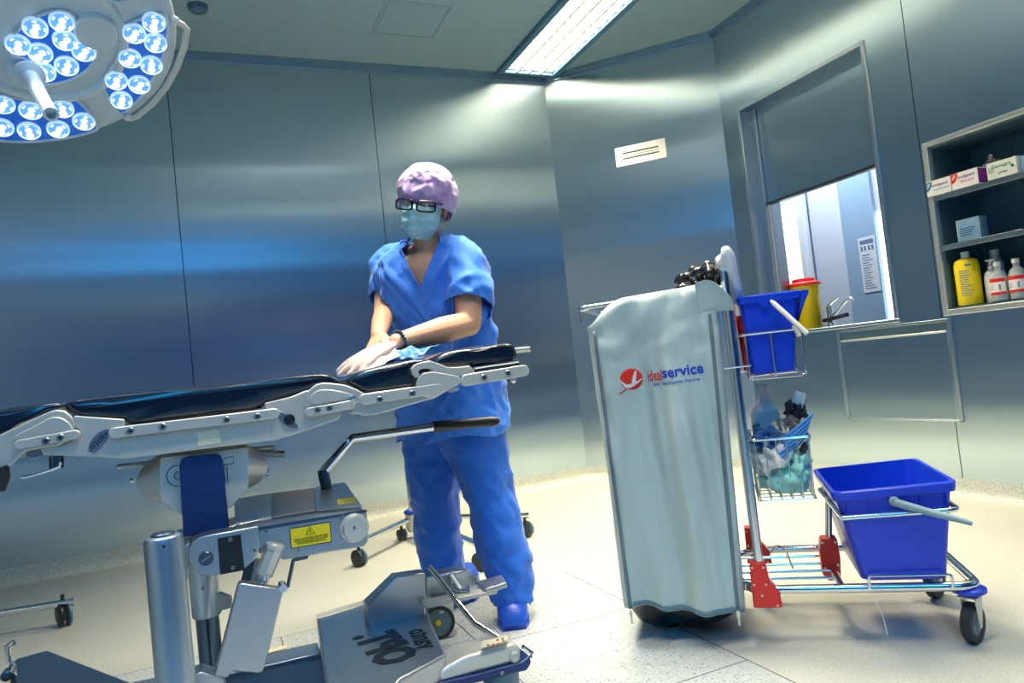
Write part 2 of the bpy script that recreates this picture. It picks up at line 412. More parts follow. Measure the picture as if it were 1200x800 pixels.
# mixer tap
q = on_x(973, 372, XC + .42); q.z = wz0
e = empty('mixer_tap', q, 'chrome lever mixer tap seen through the serving window', 'tap')
b = MB(); b.lathe([(.028, 0), (.028, .02), (.022, .03), (.022, .11), (.024, .115), (.022, .14), (0, .145)], q, n=24); b.build('tap_body', M['chrome'], e)
b = MB(); dv = V((.05, -.20, .12)); b.tube([q + V((0, 0, .07)), q + V((.0, -.05, .09)), q + V((.0, -.15, .165)), q + V((0, -.19, .175)), q + V((0, -.20, .15))], .011, 12); b.build('spout', M['chrome'], e)
b = MB(); b.tube([q + V((0, 0, .14)), q + V((0, -.03, .165)), q + V((0, -.09, .19))], [.014, .010, .006], 10); b.build('lever', M['chrome'], e)
b = MB(); b.tube([q + V((-.03, .03, .05)), q + V((-.03, -.09, .062)), q + V((-.03, -.17, .07))], .014, 10); b.build('handle', M['black'], e)
# ------------------------------------------------------------------ cupboard front under the window
e = empty('cabinet', (XC, (3.17 + 2.47) / 2, .385), 'steel tip-out cupboard front in the wall below the serving window', 'cabinet')
b = MB(); b.box2((XC - .004, 2.49, .40), (XC + .016, 3.155, .845)); b.build('door', M['wall'], e, bevel=.002)
b = MB()
for a, c in (((2.462, .385), (2.482, .905)), ((3.163, .385), (3.183, .905)), ((2.462, .385), (3.183, .394)), ((2.462, .90), (3.183, .915))): b.box2((XC - .008, a[0], a[1]), (XC + .004, c[0], c[1]))
b.build('frame', M['steel'], e, bevel=.0015)
b = MB(); b.box2((XC - .002, 2.482, .853), (XC + .003, 3.163, .90)); b.build('slot', M['steel_dark'], e)
b = MB(); b.box2((XC - .014, 2.49, .845), (XC + .0, 3.155, .855)); b.build('handle', M['trim_pale'], e, bevel=.002)
# ------------------------------------------------------------------ recessed wall shelf
ny0, ny1, nz0, nz1 = 1.62, 2.462, .955, 1.795; DP = .30
e = empty('wall_shelf', (XC, (ny0 + ny1) / 2, nz0), 'recessed steel wall shelf with two shelves and pale frame', 'shelf')
b = MB(); t = .012
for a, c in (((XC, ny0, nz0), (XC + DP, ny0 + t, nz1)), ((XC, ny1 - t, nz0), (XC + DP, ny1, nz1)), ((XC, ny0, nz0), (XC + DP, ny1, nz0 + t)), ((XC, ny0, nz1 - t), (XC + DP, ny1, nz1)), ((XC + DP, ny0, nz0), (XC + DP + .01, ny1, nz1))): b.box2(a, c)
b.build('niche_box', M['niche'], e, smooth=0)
b = MB(); w = .026
for a, c in (((ny1 - .002, nz0 - w), (ny1 + w, nz1 + w)), ((ny0 - w, nz0 - w), (ny0, nz1 + w)), ((ny0, nz1), (ny1, nz1 + w)), ((ny0, nz0 - w), (ny1, nz0 + .004))): b.box2((XC - .018, a[0], a[1]), (XC + .002, c[0], c[1]))
b.build('frame', M['trim_pale'], e, bevel=.003)
SH = (1.532, 1.276)
for z in SH:
    b = MB(); b.box2((XC - .012, ny0 + .006, z), (XC + DP - .01, ny1 - .006, z + .006)); b.box2((XC - .014, ny0 + .006, z - .018), (XC - .008, ny1 - .006, z + .008)); b.build('shelf', M['steel'], e, bevel=.001)
YX = V((0, -1, 0)); ZU = V((0, 0, 1))
def carton(name, label, cat, y0, y1, z, h, d, xf, mface, group=None):
    e = empty(name, (xf + d / 2, (y0 + y1) / 2, z), label, cat, group)
    b = MB(); b.box2((xf, y1, z), (xf + d, y0, z + h)); b.build('box', mface, e, bevel=.0015)
    return e
zs = SH[0] + .009
e = carton('glove_carton', 'white glove carton with teal corner mark, leftmost on the top shelf', 'carton', 2.482, 2.352, zs, .076, .12, XC - .03, M['carton'], 'cartons on the top shelf')
def corner_mark(e, y, z, m, xf):
    b = MB(); pts = [V((xf - .0006, y, z))] + [V((xf - .0006, y - .034 * math.cos(a), z - .046 * math.sin(a))) for a in [PI / 2 * k / 6 for k in range(7)]]
    b.prism(pts, (.0012, 0, 0)); b.build('mark', m, e, smooth=0)
    b = MB()
    for s in (.35, .6): b.tube([V((xf - .001, y - .006 - .026 * s * math.cos(a), z - .006 - .034 * s * math.sin(a))) for a in [PI / 2 * k / 5 for k in range(6)]], .0022, 6)
    b.build('swirl', M['carton'], e)
xf = XC - .03
corner_mark(e, 2.482, zs + .072, M['teal'], xf)
text('mediguard', 'lettering', M['purple'], .020, (xf - .0008, 2.408, zs + .050), YX, ZU, e, .0004)
text('PROTECT PLUS', 'lettering', M['cyan'], .012, (xf - .0008, 2.402, zs + .026), YX, ZU, e, .0004)
e = carton('glove_carton', 'white glove carton with red corner mark, second on the top shelf', 'carton', 2.347, 2.215, zs, .078, .12, XC - .03, M['carton'], 'cartons on the top shelf')
corner_mark(e, 2.347, zs + .076, M['red'], xf)
text('mediguard', 'lettering', M['purple'], .020, (xf - .0008, 2.272, zs + .054), YX, ZU, e, .0004)
text('VINYL PLUS', 'lettering', M['magenta'], .013, (xf - .0008, 2.270, zs + .030), YX, ZU, e, .0004)
b = MB(); b.box2((xf + .002, 2.2145, zs + .004), (xf + .118, 2.2125, zs + .074)); b.build('side_print', M['purple'], e)
e = carton('glove_carton', 'cream carton with green lettering, third on the top shelf', 'carton', 2.178, 2.042, zs, .078, .11, XC - .02, M['carton_cream'], 'cartons on the top shelf')
text('Dermagrip', 'lettering', M['green'], .021, (XC - .0208, 2.108, zs + .055), YX, ZU, e, .0004)
text('LATEX', 'lettering', M['navy'], .014, (XC - .0208, 2.105, zs + .022), YX, ZU, e, .0004)
b = MB()
for k in range(4): b.box2((XC - .0206, 2.17, zs + .03 + k * .007), (XC - .0198, 2.145, zs + .032 + k * .007))
b.lathe([(0.0065, 0), (.0065, .0008), (0, .0008)], (XC - .0202, 2.06, zs + .04), (-1, 0, 0), 16); b.build('print', M['navy'], e, smooth=0)
e = carton('glove_carton', 'teal-sided carton at the right end of the top shelf', 'carton', 2.036, 1.95, zs, .074, .11, XC + .0, M['carton_blue'], 'cartons on the top shelf')
b = MB(); b.blob((XC + .07, 2.20, zs + .085), (.04, .035, .035), None, 3, .8, 2.2, 3); tag(b.build('plastic_bag', M['film']), 'crumpled clear plastic bag behind the red-marked carton', 'bag')
zm = SH[1] + .009
e = carton('carton', 'small pale blue carton alone on the middle shelf', 'carton', 2.39, 2.275, zm, .112, .06, XC + .03, M['carton_blue'])
b = MB(); b.box2((XC + .031, 2.393, zm + .002), (XC + .088, 2.3902, zm + .11)); b.build('end_panel', M['carton'], e)
b = MB()
for k in range(4): b.box2((XC + .0290, 2.375, zm + .03 + k * .011), (XC + .0302, 2.375 - .05 - .03 * random.random(), zm + .034 + k * .011))
b.build('print', M['navy'], e, smooth=0)
zb = nz0 + t + .001
def bottle(name, label, cat, y, x, prof, m, capprof=None, mc=None, group=None, sq=(1, 1)):
    e = empty(name, (x, y, zb), label, cat, group)
    b = MB(); b.lathe(prof, (x, y, zb), n=32); b.build('bottle_body', m, e, bevel=0)
    if capprof: b = MB(); b.lathe(capprof, (x, y, zb), n=24); b.build('cap', mc, e)
    return e
def band(e, name, m, x, y, r, z0, z1, a0=-1.2, a1=1.2, n=16):   # printed band on the side facing the room (-x)
    b = MB(); b.ring_loft([[V((x - rr * math.cos(a), y - rr * math.sin(a), z)) for rr, z in ((r, zb + z0), (r, zb + z1), (r - .0006, zb + z1), (r - .0006, zb + z0))] for a in [a0 + (a1 - a0) * k / n for k in range(n + 1)]]); return b.build(name, m, e)
x0 = XC + .055
e = bottle('detergent_bottle', 'yellow plastic bottle with white cap on the bottom shelf', 'bottle', 2.385, x0, [(.052, 0), (.056, .006), (.056, .20), (.050, .225), (.03, .236), (.02, .238)], M['yellow'], [(.019, .236), (.019, .268), (.017, .270), (0, .270)], M['white'])
for k in range(12):
    band(e, 'print', M['ink'], x0, 2.385, .0568, .05 + k * .011, .054 + k * .011, -.1, .55 + .35 * random.random(), 8)
band(e, 'print', M['ink'], x0, 2.385, .0568, .195, .205, .45, .95, 8); band(e, 'sticker', M['paper'], x0, 2.385, .0568, .16, .19, -1.0, -.75, 4)
e = bottle('bottle', 'white bottle with white cap standing behind the yellow bottle', 'bottle', 2.33, x0 + .14, [(.034, 0), (.036, .005), (.036, .2), (.018, .235)], M['white'], [(.02, .235), (.02, .265), (0, .265)], M['white'])
e = bottle('pump_bottle', 'white pump dispenser bottle right of the yellow bottle', 'bottle', 2.292, x0 + .04, [(.032, 0), (.034, .006), (.034, .12), (.028, .15), (.013, .165)], M['white'], [(.014, .163), (.014, .18), (.005, .182), (.005, .205)], M['white'])
b = MB(); q = V((x0 + .04, 2.292, zb)); b.box(q + V((0, -.002, .209)), (.014, .046, .010)); b.build('pump_head', M['white'], e, bevel=.003)
for y, lab in ((2.232, 'clear glass bottle with red-banded label beside the pump dispenser'), (2.145, 'clear glass bottle with red-banded label at the right end of the bottom shelf')):
    e = bottle('glass_bottle', lab, 'bottle', y, x0 - .005, [(.034, 0), (.038, .005), (.038, .115), (.030, .140), (.014, .155), (.014, .175)], M['glass'], [(.0165, .172), (.0165, .190), (.014, .193), (0, .193)], M['carton_cream'], 'glass bottles on the bottom shelf')
    b = MB(); b.lathe([(.033, .004), (.0355, .008), (.0355, .112), (.02, .125), (0, .125)], (x0 - .005, y, zb), n=32); b.build('liquid', M['liquid'], e)
    band(e, 'label', M['carton'], x0 - .005, y, .0386, .035, .110); band(e, 'label_band', M['red'], x0 - .005, y, .0390, .094, .112); band(e, 'label_band', M['red'], x0 - .005, y, .0390, .034, .046)
    for k in range(4): band(e, 'print', M['ink'], x0 - .005, y, .0390, .058 + k * .007, .060 + k * .007, -.7, -.1, 5)
    band(e, 'print', M['ink'], x0 - .005, y, .0390, .055, .082, .45, .65, 4)
# ------------------------------------------------------------------ vent grille on the corner wall
nB = V((1, 1, 0)).normalized(); dB = V((1, -1, 0)).normalized(); pB = V((XAB, YA, 0))
c4 = [on_plane(px, py, pB, nB) for px, py in ((720.5, 174), (779, 162.5), (782, 184.5), (723.5, 196))]
cm = sum(c4, V()) / 4; hw = .5 * ((c4[1] - c4[0]).dot(dB) + (c4[2] - c4[3]).dot(dB)) / 2; hz = .5 * ((c4[0].z - c4[3].z) + (c4[1].z - c4[2].z)) / 2
e = empty('air_vent', cm, 'white air vent grille with three dark slots on the corner wall', 'vent')
def bB(bm, s0, s1, z0, z1, u0, u1):
    rot = Matrix((dB, nB, ZU)).transposed()
    bm.box(cm + dB * (s0 + s1) / 2 + nB * (u0 + u1) / 2 + ZU * (z0 + z1) / 2, (abs(s1 - s0), abs(u1 - u0), abs(z1 - z0)), rot)
b = MB(); fw = .045
bB(b, -hw, hw, hz - fw, hz, -.012, 0); bB(b, -hw, hw, -hz, -hz + fw, -.012, 0); bB(b, -hw, -hw + fw * 1.1, -hz + fw, hz - fw, -.012, 0); bB(b, hw - fw * 1.1, hw, -hz + fw, hz - fw, -.012, 0)
b.build('frame', M['white'], e)
b = MB()
for k in range(2): z = -hz + fw + (k + 1) * (2 * hz - 2 * fw) / 3; bB(b, -hw + fw, hw - fw, z - .006, z + .006, -.012, 0)
b.build('slat', M['white'], e)
b = MB(); bB(b, -hw + fw, hw - fw, -hz + fw, hz - fw, -.003, .002); b.build('duct', M['joint'], e)
# ------------------------------------------------------------------ ceiling access panel and detector
hx0, hx1, hy0, hy1 = 1.165, 1.525, 4.0, 4.36
e = empty('ceiling_access_panel', ((hx0 + hx1) / 2, (hy0 + hy1) / 2, ZC), 'square flush access panel in the ceiling above the back wall', 'ceiling panel')
b = MB(); b.box2((hx0, hy0, ZC - .004), (hx1, hy1, ZC + .002)); b.build('panel', M['ceil'], e, bevel=.001)
b = MB(); g = .02
for a, c in (((hx0 - g - .006, hy0 - g - .006), (hx1 + g + .006, hy0 - g)), ((hx0 - g - .006, hy1 + g), (hx1 + g + .006, hy1 + g + .006)), ((hx0 - g - .006, hy0 - g), (hx0 - g, hy1 + g)), ((hx1 + g, hy0 - g), (hx1 + g + .006, hy1 + g)),
             ((hx0 - .005, hy0), (hx0, hy1)), ((hx1, hy0), (hx1 + .005, hy1))): b.box2((*a, ZC - .003), (*c, ZC + .001))
b.build('frame', M['trim'], e)
q = on_z(232, 9, ZC - .01); q.z = ZC
b = MB(); b.lathe([(.055, .0), (.055, -.012), (.045, -.03), (.0, -.034)], q, n=32); tag(b.build('smoke_detector', M['steel_dark']), 'small round dark ceiling detector beside the surgical lamp', 'detector')
# ------------------------------------------------------------------ surgical lamp, top left
M['lamp_body'] = mat('lamp_enamel', (.72, .84, .87), .35)
M['lamp_blue'] = mat('lamp_blue_plate', (.02, .16, .62), .25, emit=(.02, .16, .75), es=.25)
M['lamp_rail'] = mat('cream_rail', (.80, .80, .70), .3)
M['led_rim'] = mat('led_rim', (.55, .72, .95), .12, .3, emit=(.6, .8, 1), es=.5)
M['led_lens'] = mat('led_lens', (.10, .30, .80), .08, .0, emit=(.15, .42, 1.0), es=.7)
M['led_spot'] = mat('led_spot', (1, 1, 1), .3, emit=(.88, .95, 1.0), es=9.0)
LD = 1.75
lc = at_depth(22, 26, LD)                       # middle of the lamp head
vr = (lc - EYE).normalized()
ln = (-vr * math.cos(math.radians(33)) + (V((0, 0, -1)) - vr * vr.dot(V((0, 0, -1)))).normalized() * math.sin(math.radians(33))).normalized()   # the way it shines
lx = (IX - ln * IX.dot(ln)).normalized(); ly = ln.cross(lx)
if ly.dot(IY) > 0: pass
def lp(px, py, u=0.0): return on_plane(px, py, lc + ln * u, ln)
PXS = LD / F_PX                                 # metres per pixel here
R0 = 170 * PXS
lamp = empty('surgical_lamp', lc, 'round surgical lamp with lit LED lenses in blue pods, top left', 'surgical lamp')
b = MB(); b.lathe([(0, -.10), (R0 * .5, -.095), (R0 * .9, -.06), (R0 * .985, -.035), (R0, -.018), (R0 * .992, -.006), (R0 * .975, 0), (R0 * .93, .001), (0, .001)], lc, ln, 96)
b.build('housing', M['lamp_body'], lamp, smooth=50)
ic = lp(46, 41); R1 = 92 * PXS
b = MB(); b.lathe([(R1 * .90, 0), (R1 * .92, .008), (R1 * .955, .013), (R1 * 1.0, .013), (R1 * 1.03, .008), (R1 * 1.045, .0), (R1 * .90, 0)], ic, ln, 80)
b.build('dish_rim', M['lamp_body'], lamp, smooth=60)
def plate(name, pts, m, u0, u1, bev=.002):
    bb = MB(); bb.prism([lp(*p, u0) for p in pts], ln * (u1 - u0)); return bb.build(name, m, lamp, bevel=bev)
def rimtube(name, pts, m, u, r):
    bb = MB(); bb.tube([lp(*p, u) for p in pts], r, 8, closed=True); return bb.build(name, m, lamp)
def smooth_poly(pts, it=2):
    for _ in range(it):
        q = []
        for a, c in zip(pts, pts[1:] + pts[:1]): q += [(a[0] * .75 + c[0] * .25, a[1] * .75 + c[1] * .25), (a[0] * .25 + c[0] * .75, a[1] * .25 + c[1] * .75)]
        pts = q
    return pts
inner = smooth_poly([(8, 55), (20, 34), (48, 16), (72, 11), (87, 17), (92, 38), (108, 50), (115, 64), (104, 82), (80, 96), (48, 101), (38, 88), (40, 74), (28, 68), (14, 66)])
right = smooth_poly([(143, 31), (186, 13), (197, 22), (197, 45), (188, 78), (168, 112), (146, 134), (136, 131), (119, 101), (122, 93), (140, 66), (145, 45)])
bottom = smooth_poly([(-30, 106), (12, 114), (50, 121), (86, 116), (94, 119), (117, 148), (110, 155), (62, 165), (15, 167), (-40, 160)])
third = smooth_poly([(118, -18), (128, 4), (158, -1), (176, -8), (150, -35), (125, -40)])
for nm, pl in (('inner', inner), ('right', right), ('bottom', bottom), ('third', third)):
    plate('led_pod', pl, M['lamp_blue'], .001, .007); rimtube('pod_rim', pl, M['lamp_body'], .008, .004)
b = MB(); kc = lp(112, 35, .0); b.lathe([(24 * PXS, 0), (24 * PXS, .012), (22 * PXS, .018), (0, .019)], kc, ln, 40); b.build('mount_cap', M['lamp_body'], lamp)
leds = [(21, 51), (41, 31), (72, 24), (47, 61), (76, 46), (98, 59), (51, 83), (78, 76), (157, 38), (180, 25), (182, 49), (152, 67), (177, 75), (136, 93), (163, 98), (142, 116),
        (36, 128), (73, 126), (98, 141), (68, 150), (34, 152), (3, 121), (2, 148), (-28, 135)]
for i, (px, py) in enumerate(leds):
    c = lp(px, py, .006); r = 13.6 * PXS
    b = MB(); b.lathe([(r * .80, .001), (r, .001), (r, .008), (r * .93, .011), (r * .86, .009), (r * .80, .001)], c, ln, 28); o = b.build('led_lens', M['led_rim'], lamp)
    b = MB(); b.lathe([(r * .86, .003), (r * .80, .009), (r * .5, .012), (0, .013)], c, ln, 24); b.build('lens_dome', M['led_lens'], o)
    a = random.uniform(.5, 1.3); dv = lx * math.cos(a) * .32 * r + ly * math.sin(a) * .32 * r
    if dv.dot(IY) < 0: dv = -dv
    b = MB(); rot = Matrix((lx, ly, ln)).transposed()
    b.blob(c + ln * .013 - dv * .8, (r * .26, r * .26, .003), rot, 2); b.blob(c + ln * .013 + dv, (r * .30, r * .30, .003), rot, 2)
    for k in range(4):
        aa = k * 1.55 + i; b.tube([c + ln * .0108 + (lx * math.cos(aa + s) + ly * math.sin(aa + s)) * r * .70 for s in (0, .2, .4)], r * .035, 6)
    b.build('led', M['led_spot'], o)
# handle of the lamp
h0 = lp(31, 82, .0); h1 = at_depth(60, 134, LD - .10)
hd = (h1 - h0).normalized(); HL = (h1 - h0).length
b = MB(); b.lathe([(.046, -.004), (.042, .006), (.030, .012), (.030, .022), (.020, .026), (.020, .034), (.034, .038), (.036, .05), (.026, .056), (.019, .062), (.0155, HL * .9), (.0165, HL), (.011, HL), (.011, HL - .02), (0, HL - .02)], h0, hd, 32)
b.build('handle', M['lamp_body'], lamp)
# grab rail at the right of the head
pts = [(204, 24), (214, 29), (219, 34), (216, 55), (207, 80), (194, 103), (178, 122), (160, 137), (152, 139), (146, 136)]
b = MB(); b.tube([lp(px, py, .004) for px, py in pts], .0085, 12); b.build('grab_rail', M['lamp_rail'], lamp)
for (px, py) in ((205, 24), (149, 137)):
    b = MB(); b.blob(lp(px, py, .002), (.012, .012, .012), None, 2); b.build('rail_mount', M['white'], lamp)
# suspension arm up to the ceiling
b = MB(); s0 = lc - ln * .08; s1 = V((s0.x - .05, s0.y + .15, s0.z + .25)); b.tube([s0, s1, V((s1.x, s1.y, s1.z + .3))], .04, 20); b.build('yoke', M['lamp_body'], lamp)
b = MB(); b.cyl((s1.x, s1.y, s1.z + .25), (s1.x, s1.y, ZC), .035); b.lathe([(.11, ZC - .06), (.11, ZC)], (s1.x, s1.y, 0), n=40); b.build('suspension_arm', M['lamp_body'], lamp)
ld = bpy.data.lights.new('lamp_beam', 'SPOT'); ld.energy = 18; ld.color = (.85, .93, 1); ld.spot_size = math.radians(70); ld.spot_blend = .6; ld.shadow_soft_size = .2
lo = bpy.data.objects.new('lamp_beam', ld); COL.objects.link(lo); lo.parent = lamp; lo.location = ln * .06; lo.rotation_euler = (-ln).to_track_quat('Z', 'Y').to_euler()
# ------------------------------------------------------------------ operating table
M['tmetal'] = mat('satin_aluminium', (.68, .68, .62), .36, .3)
M['tsteel'] = mat('brushed_grey_steel', (.50, .53, .56), .30, .9)
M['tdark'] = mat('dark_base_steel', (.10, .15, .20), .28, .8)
M['post'] = mat('post_steel', (.46, .56, .64), .32, .85)
M['pad'] = mat('black_pad_vinyl', (.008, .016, .034), .22, coat=.6)
M['blue_panel'] = mat('navy_panel', (.006, .035, .17), .38)
M['warn'] = mat('warning_yellow', (1.0, .78, .01), .45)
M['label_cream'] = mat('cream_label', (.80, .76, .56), .5)
M['brown_plate'] = mat('brown_grey_plate', (.34, .31, .32), .45)
M['bolt'] = mat('bolt_steel', (.55, .56, .54), .3, .9)
YN = 1.80; TH = .52                                   # near side of the table top, and its width
yv = V((0, 1, 0))
def tp(px, py, y=YN): return on_y(px, py, y)
table = empty('operating_table', (.25, 2.06, 0), 'articulated operating table with black pads, metal joints and heavy floor base', 'operating table')
def plate_y(name, px, m, y, th, bevel=.003, parent=None, sm=0, smooth=35):
    pts = smooth_poly(px, sm) if sm else px
    b = MB(); b.prism([tp(*p, y) for p in pts], yv * th); return b.build(name, m, parent or table, bevel=bevel, smooth=smooth)
def bolt(px, py, y, r=.0085, parent=None, name='bolt'):
    c = tp(px, py, y)
    b = MB(); b.lathe([(r, .002), (r, -.003), (r * .85, -.004), (r * .62, -.004), (r * .5, -.001), (0, -.001)], c, (0, 1, 0), 20); o = b.build(name, M['bolt'], parent or table)
    b = MB(); b.lathe([(r * .32, 0), (r * .32, -.0025), (0, -.0025)], c + yv * -.0006, (0, 1, 0), 6); b.build('socket', M['black'], o)
    return o
def slot_bar(name, p, q, h, y, th, m, bolts=()):      # a rounded bar with its bolts
    a = tp(*p, y); c = tp(*q, y); d = (c - a); L = d.length; d.normalize(); n = V((-d.z, 0, d.x)); pts = []
    for k in range(9): t = PI / 2 + PI * k / 8; pts.append(a + d * (h / 2 + math.cos(t) * h / 2) + n * math.sin(t) * h / 2)
    for k in range(9): t = -PI / 2 + PI * k / 8; pts.append(c + d * (-h / 2 + math.cos(t) * h / 2) + n * math.sin(t) * h / 2)
    b = MB(); b.prism(pts, yv * th); o = b.build(name, m, table, bevel=.0025)
    for bx in bolts: bolt(*bx, y, parent=o)
    return o
def pad(name, px, y0, w, sm=1, r=.02):
    """cushion: pixel outline of its near face, softened over its depth"""
    pts = [tp(*p, y0) for p in smooth_poly(px, sm)]; c = sum(pts, V()) / len(pts)
    def ring(y, s):
        out = []
        for p in pts:
            d = V((c.x - p.x, 0, c.z - p.z)); L = d.length; out.append(V((p.x, y, p.z)) + d / max(L, 1e-6) * min(s, L * .7))
        return out
    b = MB(); b.ring_loft([ring(y0 + r * (1 - math.cos(a)), r * (1 - math.sin(a)) * .8) for a in (.0, .4, .8, 1.2, PI / 2)] + [ring(y0 + w - r * (1 - math.cos(a)), r * (1 - math.sin(a)) * .8) for a in (PI / 2, 1.2, .8, .4, .0)])
    return b.build(name, M['pad'], table, smooth=60)
yp = YN + .012
pad('leg_pad', [(-70, 520), (-50, 492), (0, 479), (40, 474), (60, 471), (72, 471), (74, 478), (50, 486), (30, 492), (14, 506), (-2, 530), (-40, 560), (-70, 570)], yp, TH)
pad('seat_pad', [(72, 476), (78, 470), (130, 464), (200, 456), (300, 446), (370, 438), (386, 438), (397, 443), (400, 450), (388, 456), (358, 460), (340, 466), (312, 474), (306, 480), (250, 488), (150, 499), (146, 494), (130, 490), (100, 490), (84, 486)], yp, TH)
pad('back_pad', [(404, 447), (414, 438), (436, 431), (470, 423), (490, 420), (508, 421), (512, 430), (500, 440), (492, 456), (460, 461), (430, 463), (418, 456)], yp, TH)
pad('head_pad', [(500, 428), (510, 418), (526, 410), (560, 405), (595, 401), (605, 403), (609, 410), (609, 419), (604, 424), (555, 432), (528, 431), (508, 430)], yp, TH, r=.03)
def seam(px, y):
    b = MB(); b.tube([tp(*p, y) for p in px], .0016, 6); b.build('pad_seam', M['pad'], table)
seam([(95, 479), (150, 472), (220, 463), (310, 452), (372, 444)], YN + .009); seam([(416, 445), (440, 437), (478, 428), (486, 440)], YN + .009); seam([(520, 420), (535, 413), (570, 408), (600, 405), (605, 417)], YN + .009)
# side plates: near side, and their twins on the far side
def both(name, px, m, y, th, **k):
    o = plate_y(name, px, m, y, th, **k); c = o.copy(); COL.objects.link(c); c.location.y += TH + .02 - th; return o
both('leg_joint', [(-40, 540), (-30, 520), (0, 509), (15, 502), (40, 490), (58, 482), (66, 480), (75, 481), (83, 487), (88, 496), (88, 508), (70, 522), (40, 527), (30, 529), (22, 536), (12, 546), (0, 549), (-40, 556)], M['tmetal'], YN - .006, .014)
plate_y('joint_cover', [(17, 510), (38, 500), (58, 489), (66, 488), (74, 490), (82, 496), (86, 504), (86, 511), (25, 519), (16, 516)], M['tmetal'], YN - .014, .010, sm=1)
slot_bar('clamp_bar', (16, 522), (94, 508), .020, YN - .022, .012, M['tmetal'], [(54, 517), (71, 513)])
both('side_bracket', [(86, 487), (146, 491), (146, 499), (152, 499), (150, 538), (120, 536), (80, 534), (50, 533), (47, 526), (80, 518), (92, 513), (92, 505), (87, 500)], M['tmetal'], YN - .004, .014)
plate_y('maker_badge', [(103, 528), (104, 520), (112, 509), (123, 502), (131, 503), (131, 509), (124, 520), (114, 530), (107, 531)], M['tsteel'], YN - .0065, .004, sm=2, bevel=.001)
text('vanto', 'lettering', M['black'], .020, tp(117, 516.5, YN - .0072), tp(106, 527, YN) - tp(129, 506, YN), tp(125, 524, YN) - tp(110, 508, YN), table, .0004)
both('side_rail', [(141, 513), (318, 490), (318, 516), (143, 538)], M['tmetal'], YN - .006, .05, bevel=.002)
slot_bar('slide_rail', (127, 508), (328, 483.5), .024, YN - .020, .016, M['tmetal'], [(153, 505), (191, 500), (265.5, 492), (301.5, 488)])
plate_y('label_plate', [(231, 506), (257, 503), (259, 519), (232, 523)], M['label_cream'], YN - .0075, .003, bevel=0)
b = MB(); b.prism([tp(141, 515, YN + .05), tp(318, 493, YN + .05), tp(318, 513, YN + .05), tp(143, 534, YN + .05)], yv * (TH - .1)); b.build('under_frame', M['tsteel'], table)
plate_y('side_bracket', [(310, 472), (340, 465), (357, 458), (370, 455), (395, 470), (400, 484), (398, 490), (395, 492), (360, 504), (320, 517), (317, 516), (317, 492), (311, 480)], M['tmetal'], YN - .005, .014)
plate_y('knob_recess', [(326, 483), (331, 482), (341, 489), (349, 498), (350, 503), (344, 503), (334, 499), (326, 492)], M['tsteel'], YN - .008, .004, sm=2, bevel=.001)
b = MB(); c = tp(339, 491.5, YN - .008); b.lathe([(.013, 0), (.013, -.004), (.008, -.006), (0, -.006)], c, yv, 20); b.build('knob', M['black'], table)
both('pivot_plate', [(359, 470), (360, 461), (364, 455), (371, 450), (379, 448), (392, 449), (405, 451), (416, 455), (424, 459), (430, 463), (428, 470), (416, 472), (400, 476), (360, 484)], M['tmetal'], YN - .013, .014)
plate_y('pivot_cover', [(362, 466), (368, 459), (377, 455), (395, 457), (413, 461), (416, 466), (395, 470), (364, 476)], M['tmetal'], YN - .017, .006, sm=1)
slot_bar('clamp_bar', (357, 484), (417, 473), .022, YN - .023, .014, M['tmetal'], [(372, 480), (386, 478)])
b = MB(); c = tp(412.5, 466, YN - .015); b.lathe([(.008, .01), (.008, -.008), (.004, -.010), (0, -.010)], c, yv, 20); b.build('pivot_bolt', M['bolt'], table)
plate_y('link_plate', [(414, 458), (422, 460), (430, 466), (440, 466), (492, 456), (512, 452), (526, 457), (508, 467), (500, 469), (478, 475), (462, 480), (440, 486), (427, 487), (420, 485), (412, 486), (409, 482), (416, 476), (414, 468)], M['tmetal'], YN - .006, .014)
slot_bar('back_rail', (421, 468.5), (519, 454.5), .027, YN - .019, .016, M['tmetal'], [(445, 468), (483, 461)])
# hook plate: a flat ring open below, and the lower plate
ringpx = [(488, 443), (483, 438), (482, 432), (486, 427), (495, 424), (504, 422.5), (512, 425), (525, 430), (538, 430), (550, 428.5), (555, 432), (557, 437), (545, 440), (536, 441), (520, 438), (508, 436), (508, 433), (502, 431.5), (494, 432), (490, 435), (492, 438), (490, 442)]
both('hook_plate', ringpx, M['tmetal'], YN - .012, .012, bevel=.002)
plate_y('hinge_plate', [(487, 456), (489, 447), (492, 440), (497, 436.5), (508, 435), (520, 437), (536, 440), (541, 444), (541, 448), (537, 451), (525, 457), (512, 465), (506, 467), (500, 466)], M['tmetal'], YN - .018, .014, bevel=.003)
b = MB(); b.prism([tp(*p, YN - .012) for p in ((526, 456), (537, 453), (538, 457), (527, 460))], yv * .012); b.build('stop_block', M['tmetal'], table, bevel=.001)
slot_bar('head_rail', (540.5, 446.5), (620.5, 433), .031, YN - .020, .018, M['tmetal'], [(567, 442), (595, 437)])
b = MB(); b.prism([tp(*p, YN + .004) for p in ((556, 430), (605, 422), (609, 425), (609, 436), (558, 440))], yv * .03); b.build('head_frame', M['tdark'], table, bevel=.002)
b = MB(); b.tube([tp(556, 431, YN), tp(607, 423.5, YN)], .0045, 8); b.build('edge_trim', M['chrome'], table)
b = MB(); b.blob(tp(601, 445.5, YN), (.011, .011, .008), None, 2); b.build('knob', M['chrome'], table)
for dz in (0, -.010):
    b = MB(); p = tp(602, 409, YN + .25) + V((0, 0, dz)); b.cyl(p, p + V((.055, 0, .0)), .004, 10); b.build('rail_pin', M['lamp_rail'], table)
